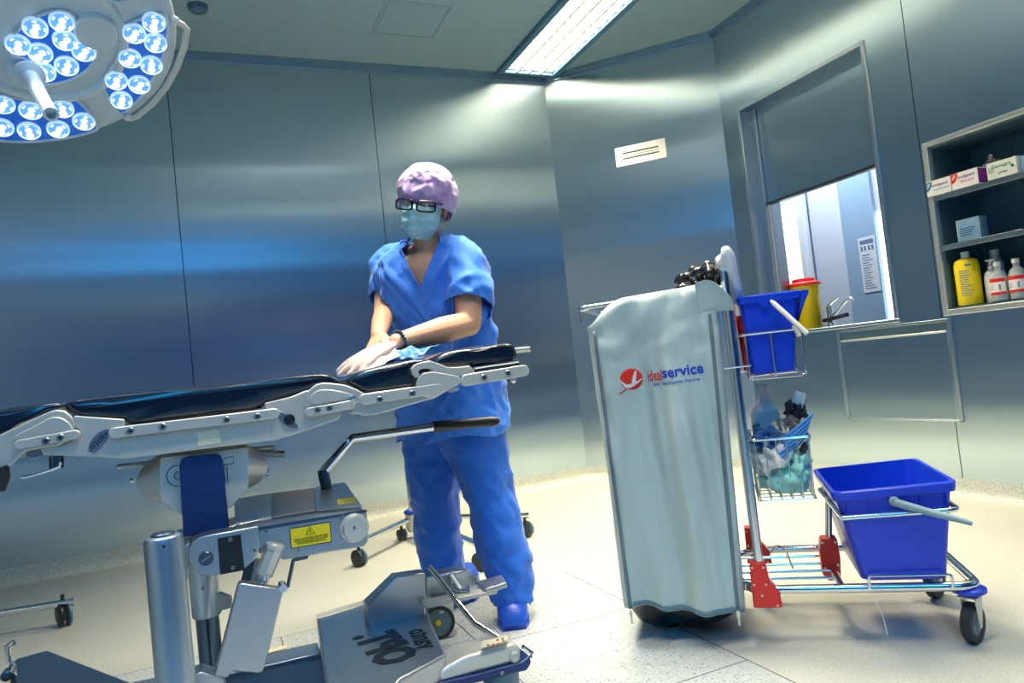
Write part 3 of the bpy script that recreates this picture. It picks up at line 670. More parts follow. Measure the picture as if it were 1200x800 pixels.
# small parts under the leg joint
plate_y('latch', [(32, 529), (48, 526), (50, 534), (40, 538), (30, 535)], M['tsteel'], YN + .02, .03, bevel=.002)
b = MB(); b.tube([tp(25, 559, YN), tp(31, 559, YN), tp(58, 551, YN), tp(70, 546, YN), tp(71, 541, YN)], .0035, 8); b.build('release_lever', M['chrome'], table)
b = MB(); b.cyl(tp(66, 534, YN + .02), tp(66, 548, YN + .02), .014, 16); b.build('lever_hub', M['tdark'], table)
b = MB(); b.tube([tp(-2, 548, YN), tp(2, 560, YN), tp(0, 575, YN)], [.02, .016, .010], 12); b.build('clamp_handle', M['black'], table)
# column head and its blue cover
b = MB()
full = [(160, 560), (164, 551), (174, 543), (188, 536), (240, 530), (290, 524), (302, 530), (312, 537), (314, 546), (311, 556), (303, 566), (290, 572), (284, 576), (272, 594), (255, 600), (214, 604), (191, 588), (184, 586), (174, 585), (166, 577), (161, 568)]
outer = [tp(*p, YN + .10) for p in full]; mid = []
for p in full: mid.append((min(max(p[0], 188), 291), p[1] if 188 <= p[0] <= 291 else p[1] + (545 - p[1]) * .12))
b.ring_loft([[tp(*p, YN + .03) for p in mid], outer, [v + yv * .22 for v in outer]]); b.build('column_head', M['tmetal'], table, smooth=30, bevel=.002)
plate_y('column_cover', [(210, 546), (212, 539), (217, 536), (254, 532), (259, 534), (261, 540), (269, 619), (215, 629)], M['blue_panel'], YN + .010, .02, bevel=.003)
b = MB(); c = tp(209, 557, YN + .029); b.tube([c + V((math.cos(a), 0, math.sin(a))) * .024 for a in [PI * .5 + PI * k / 14 for k in range(15)]], .0010, 6); b.tube([c + V((math.cos(a), 0, math.sin(a))) * .009 for a in [PI * .5 + PI * k / 8 for k in range(9)]], .0010, 6)
for rr in ([(262, 537), (273, 535), (274, 543), (262, 545)], [(262, 548), (266, 547), (267, 564), (264, 565)]): b.tube([tp(*p, YN + .029) for p in rr], .0010, 6, closed=True)
b.build('marking', M['blue_panel'], table)
for px, py, r in ((152, 563, .0045), (315, 553.5, .0065)):
    b = MB(); c = tp(px, py, YN + .16); sg = -1 if px < 200 else 1; b.tube([c, c + V((-sg * .10, 0, 0))], r, 12); b.lathe([(r, 0), (r * 1.35, .001), (r * 1.35, .010), (r, .012)], c, (-sg, 0, 0), 12); b.build('pin', M['chrome'], table)
for p, q, r in (((137, 547), (185, 541), .006), ((290, 530), (333, 532), .009), ((280, 527), (322, 524), .006)):
    b = MB(); b.cyl(tp(*p, YN + .2), tp(*q, YN + .2), r, 12); b.build('guide_rod', M['tmetal'], table)
# motor box
ym = YN - .02
zt = tp(427, 597, ym).z
f = [(303, 618), (427, 597), (430, 602), (432, 634), (427, 640), (333, 656), (322, 651), (304, 646)]
plate_y('motor_box_front', f, M['tsteel'], ym, .016, bevel=.003)
tl_, tr_ = tp(303, 618, ym), tp(427, 597, ym); bl_, br_ = tp(304, 650, ym), tp(430, 636, ym)
yb_ = on_z(406, 567, zt).y
back = lambda v, dx=0: V((v.x + dx, yb_, v.z))
b = MB()
lo, hi = .012, 0
for poly in ([tl_, tr_, br_, bl_],):
    b.prism([p + yv * .016 for p in poly], yv * (yb_ - ym - .016))
b.build('motor_box', M['tsteel'], table, bevel=.003)
def on_top(px, py, dz=.001): q = on_z(px, py, zt + .004); return q
def top_plate(name, px, m, th=.006):
    # lid of the box follows its near and far top edges
    pts = []
    for p in px:
        q = on_z(*p, zt); k = (q.x - tl_.x) / (tr_.x - tl_.x); z = tl_.z + (tr_.z - tl_.z) * k; q = on_z(*p, z + .003); k = (q.x - tl_.x) / (tr_.x - tl_.x); q.z = tl_.z + (tr_.z - tl_.z) * k + .001; pts.append(q)
    b = MB(); b.prism(pts, (0, 0, th)); return b.build(name, m, table, bevel=.001)
top_plate('lid', [(276, 616), (318, 608), (317, 579), (274, 586)], M['tmetal']); top_plate('lid', [(319, 607), (369, 599), (368, 573), (318, 579)], M['brown_plate']); top_plate('lid', [(371, 599), (424, 594), (404, 566), (369, 572)], M['tsteel'])
o = top_plate('caution_label', [(396, 593), (418, 590), (415, 584), (395, 587)], M['warn'], .0068)
plate_y('box_edge', [(277, 622), (430, 597), (430, 600), (277, 626)], M['tdark'], ym - .001, .003, bevel=0)
plate_y('warning_label', [(339, 619), (387, 611), (389, 635), (341, 643)], M['blue_panel'], ym - .002, .003, bevel=0)
wl = plate_y('warning_label', [(340.2, 620), (386, 612.2), (388, 634), (342, 641.8)], M['warn'], ym - .003, .003, bevel=0)
b = MB(); c = tp(363.5, 622, ym - .0035); s = .010; b.tube([c + V((0, 0, s)), c + V((s, 0, -s * .7)), c + V((-s, 0, -s * .7))], .0010, 6, closed=True); b.cyl(c + V((0, 0, s * .5)), c + V((0, 0, -s * .3)), .0009, 6)
b.build('warning_sign', M['black'], wl)
ddx = (tp(386, 612.2, ym) - tp(340.2, 620, ym)); dzv = tp(342, 641.8, ym) - tp(340.2, 620, ym)
for k, tx in enumerate(('Danger of crushing when the table', 'moves. Keep hands clear of joints', 'and check brakes before use')):
    text(tx, 'lettering', M['black'], .0056, tp(340.2, 620, ym - .0036) + ddx * .5 + dzv * (.60 + .12 * k), ddx, -dzv, wl, .0003)
c = tp(415, 618, ym); b = MB(); r = .0335
b.lathe([(r, .0), (r, -.006), (r * .92, -.008), (r * .88, -.020), (r * .84, -.022), (0, -.022)], c, yv, 10); b.lathe([(r * 1.05, .0), (r * 1.05, -.004), (r, -.005)], c, yv, 36); b.build('end_knob', M['tmetal'], table)
bolt(415, 618, ym - .021, .004)
for p in ((312, 622), (402, 604), (405, 632), (350, 645)): bolt(*p, ym - .001, .004)
# swing handle with black grip
hb = on_z(384, 575, zt); hd_ = hb.y
b = MB(); p0, p1 = tp(384, 578, hd_), tp(378, 550, hd_); b.tube([p0, p1], .0165, 20); b.lathe([(.024, 0), (.024, .008)], p0, (0, 0, 1), 24); b.build('handle_socket', M['tdark'], table)
b = MB(); b.tube([tp(381, 562, hd_), tp(380, 551, hd_), tp(413, 513, hd_), tp(508, 500, hd_)], .0145, 16); b.build('swing_handle', M['chrome'], table)
b = MB(); b.tube([tp(507, 500, hd_), tp(528, 498, hd_), tp(529, 498, hd_), tp(575, 494, hd_), tp(583, 493.5, hd_), tp(586, 493.5, hd_)], [.0185, .0185, .0165, .0175, .014, .004], 18); b.build('grip', M['black'], table)
# cross arm with slotted bolt and black plate
plate_y('rear_beam', [(200, 632), (304, 608), (306, 640), (204, 664)], M['tsteel'], YN + .04, .12, bevel=.003)
arm = plate_y('cross_arm', [(221, 655), (221, 644), (226, 635), (234, 629), (248, 626), (303, 616), (305, 640), (299, 655), (285, 668), (262, 673), (240, 675), (229, 670)], M['tsteel'], YN - .05, .06, bevel=.003)
plate_y('bracket_strip', [(214, 640), (222, 636), (222, 676), (217, 680)], M['tsteel'], YN - .03, .04)
plate_y('black_plate', [(255, 631), (282, 626), (287, 668), (258, 673)], M['black'], YN - .0535, .005, bevel=.001, parent=arm)
bolt(270, 632, YN - .0535, .0045, arm); bolt(273, 665, YN - .0535, .0045, arm); bolt(298, 644, YN - .051, .005, arm)
c = tp(241.5, 654, YN - .05); b = MB(); b.lathe([(.0155, .0), (.0155, -.003), (.013, -.005), (0, -.005)], c, yv, 28); o = b.build('slotted_bolt', M['tdark'], arm)
b = MB(); b.beam(c + V((-.010, -.0052, -.005)), c + V((.010, -.0052, .005)), .002, .001, (0, 1, 0)); b.build('slot', M['bolt'], o)
# columns
def vcol(name, px, py, y, r, z1, m, cap=None, z0=.02):
    q = tp(px, py, y); b = MB(); b.lathe([(r, z0), (r, z1 - .010), (r * .93, z1 - .003), (r * .8, z1), (0, z1)], (q.x, q.y, 0), n=40); o = b.build(name, m, table)
    if cap: b = MB(); b.lathe([(r * .62, z1 - .002), (r * .62, z1 + .003), (r * .5, z1 + .006), (0, z1 + .006)], (q.x, q.y, 0), n=32); b.build('post_cap', cap, o)
    return q, o
q, o = vcol('post', 196.5, 690, 1.62, .0365, tp(196, 626, 1.62).z, M['post'], M['tdark'])
c = tp(192, 640, 1.62 - .0365); b = MB(); b.lathe([(.003, .002), (.003, -.0006), (0, -.0006)], c, yv, 12); b.build('post_hole', M['black'], o)
q2 = tp(240, 690, 1.95); z0s, z1s = tp(242, 721, 1.95).z, tp(238, 655, 1.95).z
b = MB(); b.lathe([(.032, z0s), (.034, z0s + .004), (.034, z1s), (0, z1s)], (q2.x, q2.y, 0), n=32); b.build('column_sleeve', M['post'], table)
bolt(238, 689, 1.95 - .034, .005)
b = MB(); b.lathe([(.027, .05), (.027, z0s + .02)], (q2.x, q2.y, 0), n=32); b.build('column_rod', M['tdark'], table)
b = MB(); b.box((q2.x, q2.y - .027, .34), (.005, .004, .16)); b.build('rod_groove', M['black'], table)
plate_y('sleeve_bracket', [(252, 696), (258, 695), (272, 701), (272, 712), (253, 717)], M['tsteel'], 1.93, .03, bevel=.002)
# piston and its cover plate
b = MB(); b.tube([tp(321, 643, YN - .03), tp(309, 673, YN - .03)], .021, 8); b.lathe([(.023, 0), (.023, .01), (.019, .014)], tp(321, 643, YN - .03), tp(323, 636, YN - .03) - tp(321, 643, YN - .03), 8); b.build('piston', M['tmetal'], table)
b = MB(); b.tube([tp(311, 668, YN - .03), tp(303, 700, YN - .03)], .0135, 16); b.build('piston_rod', M['chrome'], table)
b = MB(); b.tube([tp(289, 700, YN + .05), tp(298, 655, YN + .05)], .020, 8); b.build('rear_piston', M['tdark'], table)
cov = plate_y('cover_plate', [(279, 685), (283, 683), (330, 690), (332, 693), (311, 780), (308, 787), (303, 789), (275, 786), (270, 789), (268, 794), (251, 794)], M['tsteel'], YN - .075, .03, bevel=.003)
for k in range(5): bolt(282 + k * 5, 681.5 + k * .6, YN - .06, .004, cov)
b = MB(); b.lathe([(.009, -.02), (.009, .02)], tp(331, 687, YN - .06), (0, 1, 0), 16); b.build('hinge', M['chrome'], cov)
b = MB(); b.tube([tp(344, 655, YN), tp(337, 688, YN)], .0045, 8); b.build('thin_lever', M['tdark'], table)
plate_y('lever_block', [(343, 653), (362, 650), (361, 655), (346, 658)], M['tdark'], YN - .01, .03)
plate_y('foot_clamp', [(226, 791), (236, 787), (262, 795), (266, 812), (226, 812)], M['tsteel'], YN - .08, .06)
# ---- floor base
def zprism(name, px, z, dz, m, bevel=.004, parent=None, smooth=35):
    b = MB(); b.prism([on_z(*p, z) for p in px], (0, 0, dz)); return b.build(name, m, parent or table, bevel=bevel, smooth=smooth)
ZB = .19
cover = zprism('base_cover', [(371, 722), (434, 704), (497, 700), (505, 728), (523, 766), (470, 795), (420, 850), (388, 850)], ZB, -.12, M['tsteel'], .006)
zprism('base_edge', [(371, 719), (432, 701), (433, 706), (371, 725)], ZB + .001, -.05, M['tmetal'], .002)
# hump over the far wheel
yh = on_z(435, 735, ZB).y
hump = [(432, 736), (430, 709), (464, 676), (499, 671), (499, 722)]
plate_y('wheel_cover', hump, M['tsteel'], yh, .06, bevel=.004)
plate_y('wheel_arm', [(499, 676), (548, 668), (560, 676), (560, 700), (545, 704), (505, 712), (499, 708)], M['tsteel'], yh + .04, .08, bevel=.004)
plate_y('arm_slot', [(505, 697), (545, 689), (545, 697), (506, 705)], M['tdark'], yh + .036, .01, bevel=.001)
# brake pedal arm and pivot
plate_y('brake_pedal', [(496, 708), (520, 703), (570, 694), (572, 690), (594, 684), (595, 688), (583, 692), (582, 696), (545, 703), (500, 713)], M['tmetal'], yh - .05, .05, bevel=.002)
zq = tp(583, 689, yh - .06).z
b = MB(); a = tp(570, 693, yh - .05); c2 = tp(594, 686, yh - .05); b.prism([a, c2, c2 + V((.02, .09, 0)), a + V((.0, .09, 0))], (0, 0, .010)); b.build('pedal_tread', M['tsteel'], table, bevel=.002)
b = MB(); b.tube([tp(528, 672, yh), tp(533, 690, yh), tp(550, 692, yh - .02), tp(548, 688, yh)], .007, 10); b.tube([tp(528, 672, yh), tp(540, 690, yh)], .010, 10); b.build('brake_pivot', M['chrome'], table)
# big castor
qw = on_z(515, 748, 0)
def wheel(name, c, r, w, ax, parent, mt, hubm, lab=None):
    b = MB(); b.lathe([(r * .80, -w / 2), (r * .95, -w / 2), (r, -w / 2 + .004), (r, w / 2 - .004), (r * .95, w / 2), (r * .80, w / 2), (r * .8, -w / 2)], c, ax, 36); o = b.build(name, mt, parent)
    b = MB(); b.lathe([(0, -w * .46), (r * .8, -w * .46), (r * .8, w * .46), (0, w * .46)], c, ax, 32); b.build('wheel_disc', hubm, o); return o
M['rubber'] = mat('dark_rubber', (.02, .028, .035), .55)
M['wheel_blue'] = mat('blue_grey_wheel', (.12, .24, .32), .4)
wr = .058; cw = V((qw.x, qw.y, wr)); ax = (EYE - cw); ax.z = 0; ax.normalize(); ax = (ax + V((.1, 0, 0))).normalized()
wo = wheel('wheel', cw, wr, .035, ax, table, M['rubber'], M['wheel_blue'])
b = MB(); b.lathe([(.010, .017), (.010, .020), (0, .020)], cw, ax, 16); b.build('hub_cap', M['yellow'], wo)
b = MB(); b.blob(cw + V((.02, .03, .035)), (.05, .05, .05), None, 3); b.build('wheel_housing', M['tmetal'], table)
# near right leg of the base
yl = on_z(590, 792, .10).y
leg = [(470, 812), (500, 788), (541, 757), (548, 753), (600, 739), (608, 742), (612, 750), (612, 775), (590, 781), (540, 790), (500, 806)]
ztop = on_y(600, 757, yl).z
plate_y('base_leg', [(470, 818), (497, 797), (541, 771), (548, 768), (604, 754), (611, 759), (611, 775), (560, 788), (500, 806)], M['tmetal'], yl, .10, bevel=.010)
plate_y('base_bumper', [(440, 838), (500, 803), (560, 790), (612, 776), (622, 768), (623, 778), (618, 786), (560, 800), (500, 815), (450, 850)], M['blue_panel'], yl - .012, .125, bevel=.006)
zl = tp(590, 757, yl).z
q = on_z(580, 752, zl + .004)
b = MB(); b.prism([on_z(*p, zl + .012) for p in ((564, 760), (593, 752), (597, 745), (566, 752))], (0, 0, .003)); pan = b.build('control_panel', M['label_cream'], table)
for k, (px, py, m) in enumerate(((578, 755, 'red'), (584, 754, 'red'), (590, 751, 'red'), (583, 750, 'navy'), (572, 756, 'navy'), (589, 748.5, 'navy'))):
    b = MB(); b.lathe([(.0035, 0), (.0035, .0018), (0, .0018)], on_z(px, py, zl + .015), n=10); b.build('indicator', M[m], pan)
c = tp(602.5, 769, yl); b = MB(); b.lathe([(.0145, .004), (.0145, -.006), (.011, -.009), (.011, -.006), (.005, -.006), (.004, -.009), (0, -.009)], c, yv, 28); b.build('socket_button', M['tmetal'], table)
bolt(588, 788, yl - .0125, .005)
b = MB(); p0 = tp(612, 757, yl + .04); b.tube([p0, tp(624, 765, yl + .04), tp(622, 769, yl + .03)], .005, 8); b.build('side_catch', M['chrome'], table)
b = MB(); cq = on_y(592, 800, yl + .05); b.lathe([(.055, 0.0), (.055, .02), (.048, .05), (.05, .10)], (cq.x - .01, cq.y, 0), n=32); b.build('castor_shroud', M['wheel_blue'], table)
b = MB(); b.tube([on_y(503, 664, yl + .30), on_y(531, 699, yl + .22), on_y(556, 730, yl + .12), on_y(584, 748, yl + .05)], .0085, 12); b.build('chrome_lever', M['chrome'], table)
# lettering on the cover
o3 = on_z(466, 757, ZB + .0012); xd = on_z(452, 736, ZB) - on_z(474, 768, ZB)
# it reads from the far side of the table: strokes run down the picture
ex = (on_z(440, 738, ZB) - on_z(466, 770, ZB)).normalized() * -1
tx1 = on_z(462, 770, ZB) - on_z(438, 741, ZB); ty1 = on_z(434, 757, ZB) - on_z(481, 748, ZB)
text('OPT.', 'lettering', M['black'], .150, on_z(449, 757, ZB + .0012), -tx1 if False else (on_z(436, 742, ZB) - on_z(464, 771, ZB)) , ty1 * -1 if False else (on_z(430, 752, ZB) - on_z(478, 745, ZB)) * -1, cover, .0005, sx=.82, off=.0075)
text('vanto', 'lettering', M['black'], .088, on_z(495, 747, ZB + .0012), (on_z(496, 736, ZB) - on_z(511, 759, ZB)), (on_z(520, 741, ZB) - on_z(490, 746, ZB)), cover, .0005, sx=.8, off=.001)
# long rails of the base and its left leg
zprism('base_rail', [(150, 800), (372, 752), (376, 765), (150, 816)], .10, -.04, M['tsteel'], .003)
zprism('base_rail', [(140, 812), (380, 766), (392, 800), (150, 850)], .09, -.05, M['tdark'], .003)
zprism('base_tape', [(312, 762), (336, 756), (337, 759), (313, 766)], .101, .0015, M['label_cream'], 0)
zlft = .13; zc_ = .07
a = [on_z(12, 772, zlft), on_z(60, 759, zlft), on_z(160, 797, zlft), on_z(200, 830, zlft), on_z(10, 830, zlft)]
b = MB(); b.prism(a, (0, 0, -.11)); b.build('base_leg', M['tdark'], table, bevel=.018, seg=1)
b = MB(); b.tube([on_y(17, 752, a[0].y - .1), on_y(9, 757, a[0].y - .1), on_y(10, 775, a[0].y - .1), on_y(16, 780, a[0].y - .1), on_y(12, 790, a[0].y - .12)], .009, 12); b.build('brake_lever', M['chrome'], table)
b = MB(); cc = on_y(8, 791, a[0].y - .12); b.lathe([(.016, .03), (.016, -.01), (.010, -.013), (.009, -.008), (0, -.008)], cc, yv, 24); b.build('lever_boss', M['tdark'], table)
# floor feet that carry the base
for (x, y) in ((-.55, 1.75), (-.5, 2.35), (.30, 1.75)):
    b = MB(); b.lathe([(.04, 0), (.04, .05), (.035, .06)], (x, y, 0), n=24); b.build('castor_shroud', M['wheel_blue'], table)
# ------------------------------------------------------------------ cleaning trolley
M['tube'] = mat('chrome_tube', (.74, .77, .80), .14, 1.0)
M['cloth_bag'] = mat('grey_green_fabric', (.50, .63, .62), .62, sheen=.2, bump=((6, 6, 2.0), .10, .02, 3))
M['zip'] = mat('zip_grey', (.16, .22, .26), .6, bump=((300, 300, 300), .6, .001, 1))
M['liner'] = mat('black_liner', (.008, .010, .016), .22, coat=.4, bump=((14, 14, 9), .9, .02, 4))
M['bucket_blue'] = mat('bucket_blue', (.008, .055, .72), .32)
M['grey_plastic'] = mat('grey_plastic', (.22, .36, .42), .4)
M['logo_blue'] = mat('logo_blue', (.008, .05, .55), .6)
M['logo_red'] = mat('logo_red', (.85, .03, .01), .6)
M['wrap'] = mat('white_plastic_wrap', (.85, .87, .90), .25, bump=((30, 30, 20), .8, .01, 3))
TO = V((1.474, 1.714, 0)); TU = V((.775, -.632, 0)).normalized(); TW = V((-TU.y, TU.x, 0))
def T(s, t, z): return TO + TU * s + TW * t + V((0, 0, z))
def tn(px, py, t): return on_plane(px, py, TO + TW * t, TW)
trolley = empty('cleaning_trolley', T(.05, .2, 0), 'chrome cleaning trolley with red brackets and wire holders', 'trolley')
ROT = Matrix((TU, TW, V((0, 0, 1)))).transposed()
def corner_path(pts, r, n=5):
    out = []
    for i, p in enumerate(pts):
        if i in (0, len(pts) - 1): out.append(p); continue
        a = (pts[i - 1] - p).normalized(); c = (pts[i + 1] - p).normalized()
        A, B = p + a * r, p + c * r
        for k in range(n + 1):
            u = k / n; out.append(A * (1 - u) ** 2 + p * 2 * u * (1 - u) + B * u * u)
    return out
def tubeT(name, pts, r, m=None, rad=.04, n=12):
    b = MB(); b.tube(corner_path([T(*p) for p in pts], rad) if rad else [T(*p) for p in pts], r, n); return b.build(name, m or M['tube'], trolley)
ZF = .165
tubeT('base_frame', [(-.38, .06, ZF), (-.07, .06, ZF), (-.03, 0, ZF), (.555, 0, ZF), (.555, .43, ZF), (-.03, .43, ZF), (-.07, .36, ZF), (-.38, .36, ZF)], .0135, rad=.05)
tubeT('cross_bar', [(.205, 0, ZF), (.205, .43, ZF)], .012, rad=0)
tubeT('cross_bar', [(-.38, .06, ZF), (-.38, .36, ZF)], .0135, rad=0)
for t in (.09, .16, .235, .32): tubeT('base_wire', [(-.38, t, ZF + .004), (.205, t, ZF + .004)], .0045, rad=0, n=8)
tubeT('base_hook', [(.03, .375, ZF), (.055, .375, ZF + .03), (.08, .33, ZF + .03), (.09, .20, ZF)], .003, rad=.01, n=8)
for t in (0, .43): tubeT('upright', [(-.016, t, .17), (-.016, t, 1.12)], .0135, rad=0)
tubeT('push_handle', [(-.016, 0, 1.11), (-.016, 0, 1.158), (-.016, .43, 1.158), (-.016, .43, 1.11)], .0135, rad=.04)
tubeT('bag_holder', [(-.016, 0, 1.074), (-.47, 0, 1.066), (-.47, .40, 1.066), (-.016, .43, 1.074)], .009, rad=.02)
tubeT('bag_holder', [(-.47, -.008, 1.066), (-.47, -.008, 1.02)], .005, rad=0)
# red brackets
def bracket(s, t, z0, z1, toe, dz=.0):
    b = MB(); y0 = t - .022
    pts = [T(s - .030, y0, z0), T(s + toe, y0, z0), T(s + toe - .004, y0, z0 + .045), T(s + .035, y0, z0 + .062), T(s + .024, y0, z0 + .075), T(s + .018, y0, z1), T(s - .028, y0, z1)]
    b.prism(pts, TW * .044); o = b.build('bracket', M['red'], trolley, bevel=.004)
    for ds, dz in ((-.022, .9), (.010, .9), (-.022, .52), (.012, .52), (-.002, .28), (toe - .014, .06)):
        c = T(s + ds, y0, z0 + (z1 - z0) * dz); bb = MB(); bb.lathe([(.0035, .001), (.0035, -.002), (0, -.002)], c, TW, 10); bb.build('rivet', M['bolt'], o)
    return o
bracket(-.016, 0, .118, .25, .052); bracket(-.016, .43, .12, .25, .052)
b = MB(); b.prism([T(.175, .18, .15), T(.175, .18, .23), T(.182, .18, .262), T(.228, .18, .262), T(.232, .18, .20), T(.226, .18, .13), T(.19, .18, .13)], TW * .05); o = b.build('bracket', M['red'], trolley, bevel=.004)
for p in ((.184, .25), (.222, .25), (.184, .17), (.222, .18)):
    bb = MB(); bb.lathe([(.004, .001), (.004, -.002), (0, -.002)], T(p[0], .18, p[1]), TW, 10); bb.build('rivet', M['bolt'], o)
for t in (.20, .225): tubeT('bucket_post', [(.207, t, .25), (.222, t, .385)], .009, rad=0)
# frame that carries the big bucket
tubeT('bucket_frame', [(.225, -.035, .375), (.52, -.035, .385), (.52, .40, .385), (.215, .40, .375), (.225, -.035, .375)], .0075, rad=.03)
tubeT('bucket_stop', [(.275, -.02, ZF), (.275, -.02, ZF + .04), (.485, -.02, ZF + .04), (.485, -.02, ZF)], .004, rad=.01, n=8)
bracket(.545, .40, .13, .20, .03)
# wire holder of the small bucket
def wires(name, loops, r=.0035):
    b = MB()
    for pts in loops: b.tube(corner_path([T(*p) for p in pts], .012, 4), r, 8)
    return b.build(name, M['tube'], trolley)
s0, s1, t0, t1 = .012, .178, -.005, .26
wires('bucket_holder', [[(s0, t1, .925), (s0, t0, .925), (s1, t0, .925), (s1, t1, .925), (s0, t1, .925)]], .0042)
wires('bucket_holder', [[(.095, t0, .925), (.095, t0, .79), (.095, t1, .79), (.095, t1, .925)], [(s1, t0, .925), (s1, t0, .79), (s1, t1, .79), (s1, t1, .925)], [(s0 + .01, t0, .925), (s0 + .01, t0, .79), (s0 + .01, t1, .79), (s0 + .01, t1, .925)]])
wires('stick_clip', [[(-.05, -.02, .832), (.03, -.01, .832), (.034, .06, .832), (-.016, .06, .832)]], .003)
wires('bucket_holder', [[(-.016, .02, .815), (s0 + .01, .02, .815), (s0 + .01, t0, .79), (s1, t0, .79), (s1, t1, .79), (s0 + .01, t1, .79)]])
# lower wire basket
s0, s1, t0, t1, zt_, zb_ = .004, .170, .01, .27, .607, .425
wires('basket_rim', [[(s0, t1, zt_), (s0, t0, zt_), (s1, t0, zt_), (s1, t1, zt_), (s0, t1, zt_)]], .0042)
bw = []
for k in range(6): s = s0 + .008 + (s1 - s0 - .016) * k / 5; bw.append([(s, t0, zt_), (s, t0 + .003, zb_), (s, t1 - .003, zb_), (s, t1, zt_)])
for k in range(1, 5): t = t0 + (t1 - t0) * k / 5; bw.append([(s0, t, zt_), (s0 + .004, t, zb_), (s1 - .004, t, zb_), (s1, t, zt_)])
bw.append([(s0 + .002, t1, zb_), (s0 + .002, t0, zb_), (s1 - .002, t0, zb_), (s1 - .002, t1, zb_), (s0 + .002, t1, zb_)])
wires('wire_basket', bw, .0022)
# castors
def castor(s, t, cap=None):
    b = MB(); c = T(s, t, .055); ax = (TU * .35 - TW * .94).normalized() if s > 0 else TU
    ax = (TU * .80 - TW * .6).normalized()
    fwd = V((ax.y, -ax.x, 0))
    b.lathe([(.036, -.014), (.051, -.014), (.055, -.010), (.055, .010), (.051, .014), (.036, .014), (.036, -.014)], c, ax, 32); o = b.build('wheel', M['rubber'], trolley)
    b = MB(); b.lathe([(0, -.011), (.036, -.011), (.036, .011), (0, .011)], c, ax, 24); b.build('wheel_disc', M['wheel_blue'], o)
    b = MB()
    for k in (-1, 1): b.prism([c + ax * .019 * k + q for q in (V((0, 0, -.012)) + fwd * .008, V((0, 0, -.012)) - fwd * .008, V((0, 0, .075)) - fwd * .03, V((0, 0, .075)) + fwd * .02)], ax * .003)
    b.box(c + V((0, 0, .073)), (.05, .045, .004), Matrix((ax, fwd, V((0, 0, 1)))).transposed()); b.build('castor_fork', M['tmetal'], trolley, bevel=.002)
    b = MB(); b.lathe([(.008, .07), (.008, .115)], T(s, t, .055), n=12); b.build('castor_stem', M['tube'], trolley)
    if cap: b = MB(); b.lathe([(0, .135), (.028, .135), (.045, .142), (.045, .152), (.03, .160), (0, .160)], T(s, t, 0), n=28); b.build('bumper', M['bucket_blue'], trolley)
castor(.535, .03, 1); castor(.535, .40, 1); castor(-.24, .20); castor(-.24, .33)
b = MB(); b.tube([T(.285, -.015, ZF - .01), T(.287, -.02, .13), T(.30, -.02, .09), T(.305, -.02, .04)], .0012, 5); b.build('loose_thread', M['white'], trolley)
# ------------------------------------------------------------------ fabric bag cover
def bag_ring(z, s0, s1, t0, t1, r=.03, n=14, fold=0.0):
    pts = []
    def seg(a, c, k):
        for i in range(k): u = i / k; pts.append((a[0] + (c[0] - a[0]) * u, a[1] + (c[1] - a[1]) * u))
    seg((s0 + r, t0), (s1 - r, t0), 48)
    for k in range(6): a = -PI / 2 + PI / 2 * k / 6; pts.append((s1 - r + r * math.cos(a), t0 + r + r * math.sin(a)))
    seg((s1, t0 + r), (s1, t1 - r), 10)
    for k in range(6): a = PI / 2 * k / 6; pts.append((s1 - r + r * math.cos(a), t1 - r + r * math.sin(a)))
    seg((s1 - r, t1), (s0 + r, t1), 20)
    for k in range(6): a = PI / 2 + PI / 2 * k / 6; pts.append((s0 + r + r * math.cos(a), t1 - r + r * math.sin(a)))
    seg((s0, t1 - r), (s0, t0 + r), 16)
    for k in range(6): a = PI + PI / 2 * k / 6; pts.append((s0 + r + r * math.cos(a), t0 + r + r * math.sin(a)))
    return pts
def bag_fold(s, z):
    """how far the hanging front bulges toward the room at (s, z)"""
    k = min(1, max(0, (1.03 - z) / .35)); q = (s + .45) / .40
    d = .036 * k * math.sin(q * 9.5 + .9 + .5 * math.sin(z * 3)) * min(1, q * 5, (1 - q) * 6 if q < 1 else 0)
    d += .045 * k * (noise.noise(V((s * 12, 7, z * 1.7))) - .8 * abs(noise.noise(V((s * 16 + z * 1.5, 2, z * 1.2))))) + .006 * noise.noise(V((s * 34, 3, z * 9)))
    if z > .90: d += .020 * noise.noise(V((s * 12 - z * 10, 1, z * 24))) * min(1, q * 5)
    return d
bag = empty('laundry_bag', T(-.25, .2, .08), 'grey-green fabric bag cover with red and blue logo hung on the trolley', 'bag')
rings = []; NZ = 46
for i in range(NZ + 1):
    f_ = i / NZ; z = .104 + (1.062 - .104) * f_
    s0 = -.432 - .022 * f_; s1 = -.070 + .024 * f_
    ring = []
    for (s, t) in bag_ring(z, s0, s1, -.018, .40, .035):
        dd = bag_fold(s, z) if t < .05 else .4 * bag_fold(t, z)
        zz = z
        if i == 0: zz = z + .025 * max(0, min(1, (-.30 - s) / .10)) * (1 if t < .1 else 0) + (.05 if t > .2 else 0)
        if f_ > .92:   # the top is drawn up to the bar, lower where it sags by the left clip
            q = (s - s0) / (s1 - s0); zz = z + (f_ - .92) / .08 * (.016 - .075 * math.exp(-(q / .16) ** 2) + .016 * q)
        ring.append(T(s, t - (dd if t < .05 else 0), zz))
    rings.append(ring)
b = MB(); b.ring_loft(rings, caps=False); b.build('cover', M['cloth_bag'], bag, smooth=180, solid=.002)
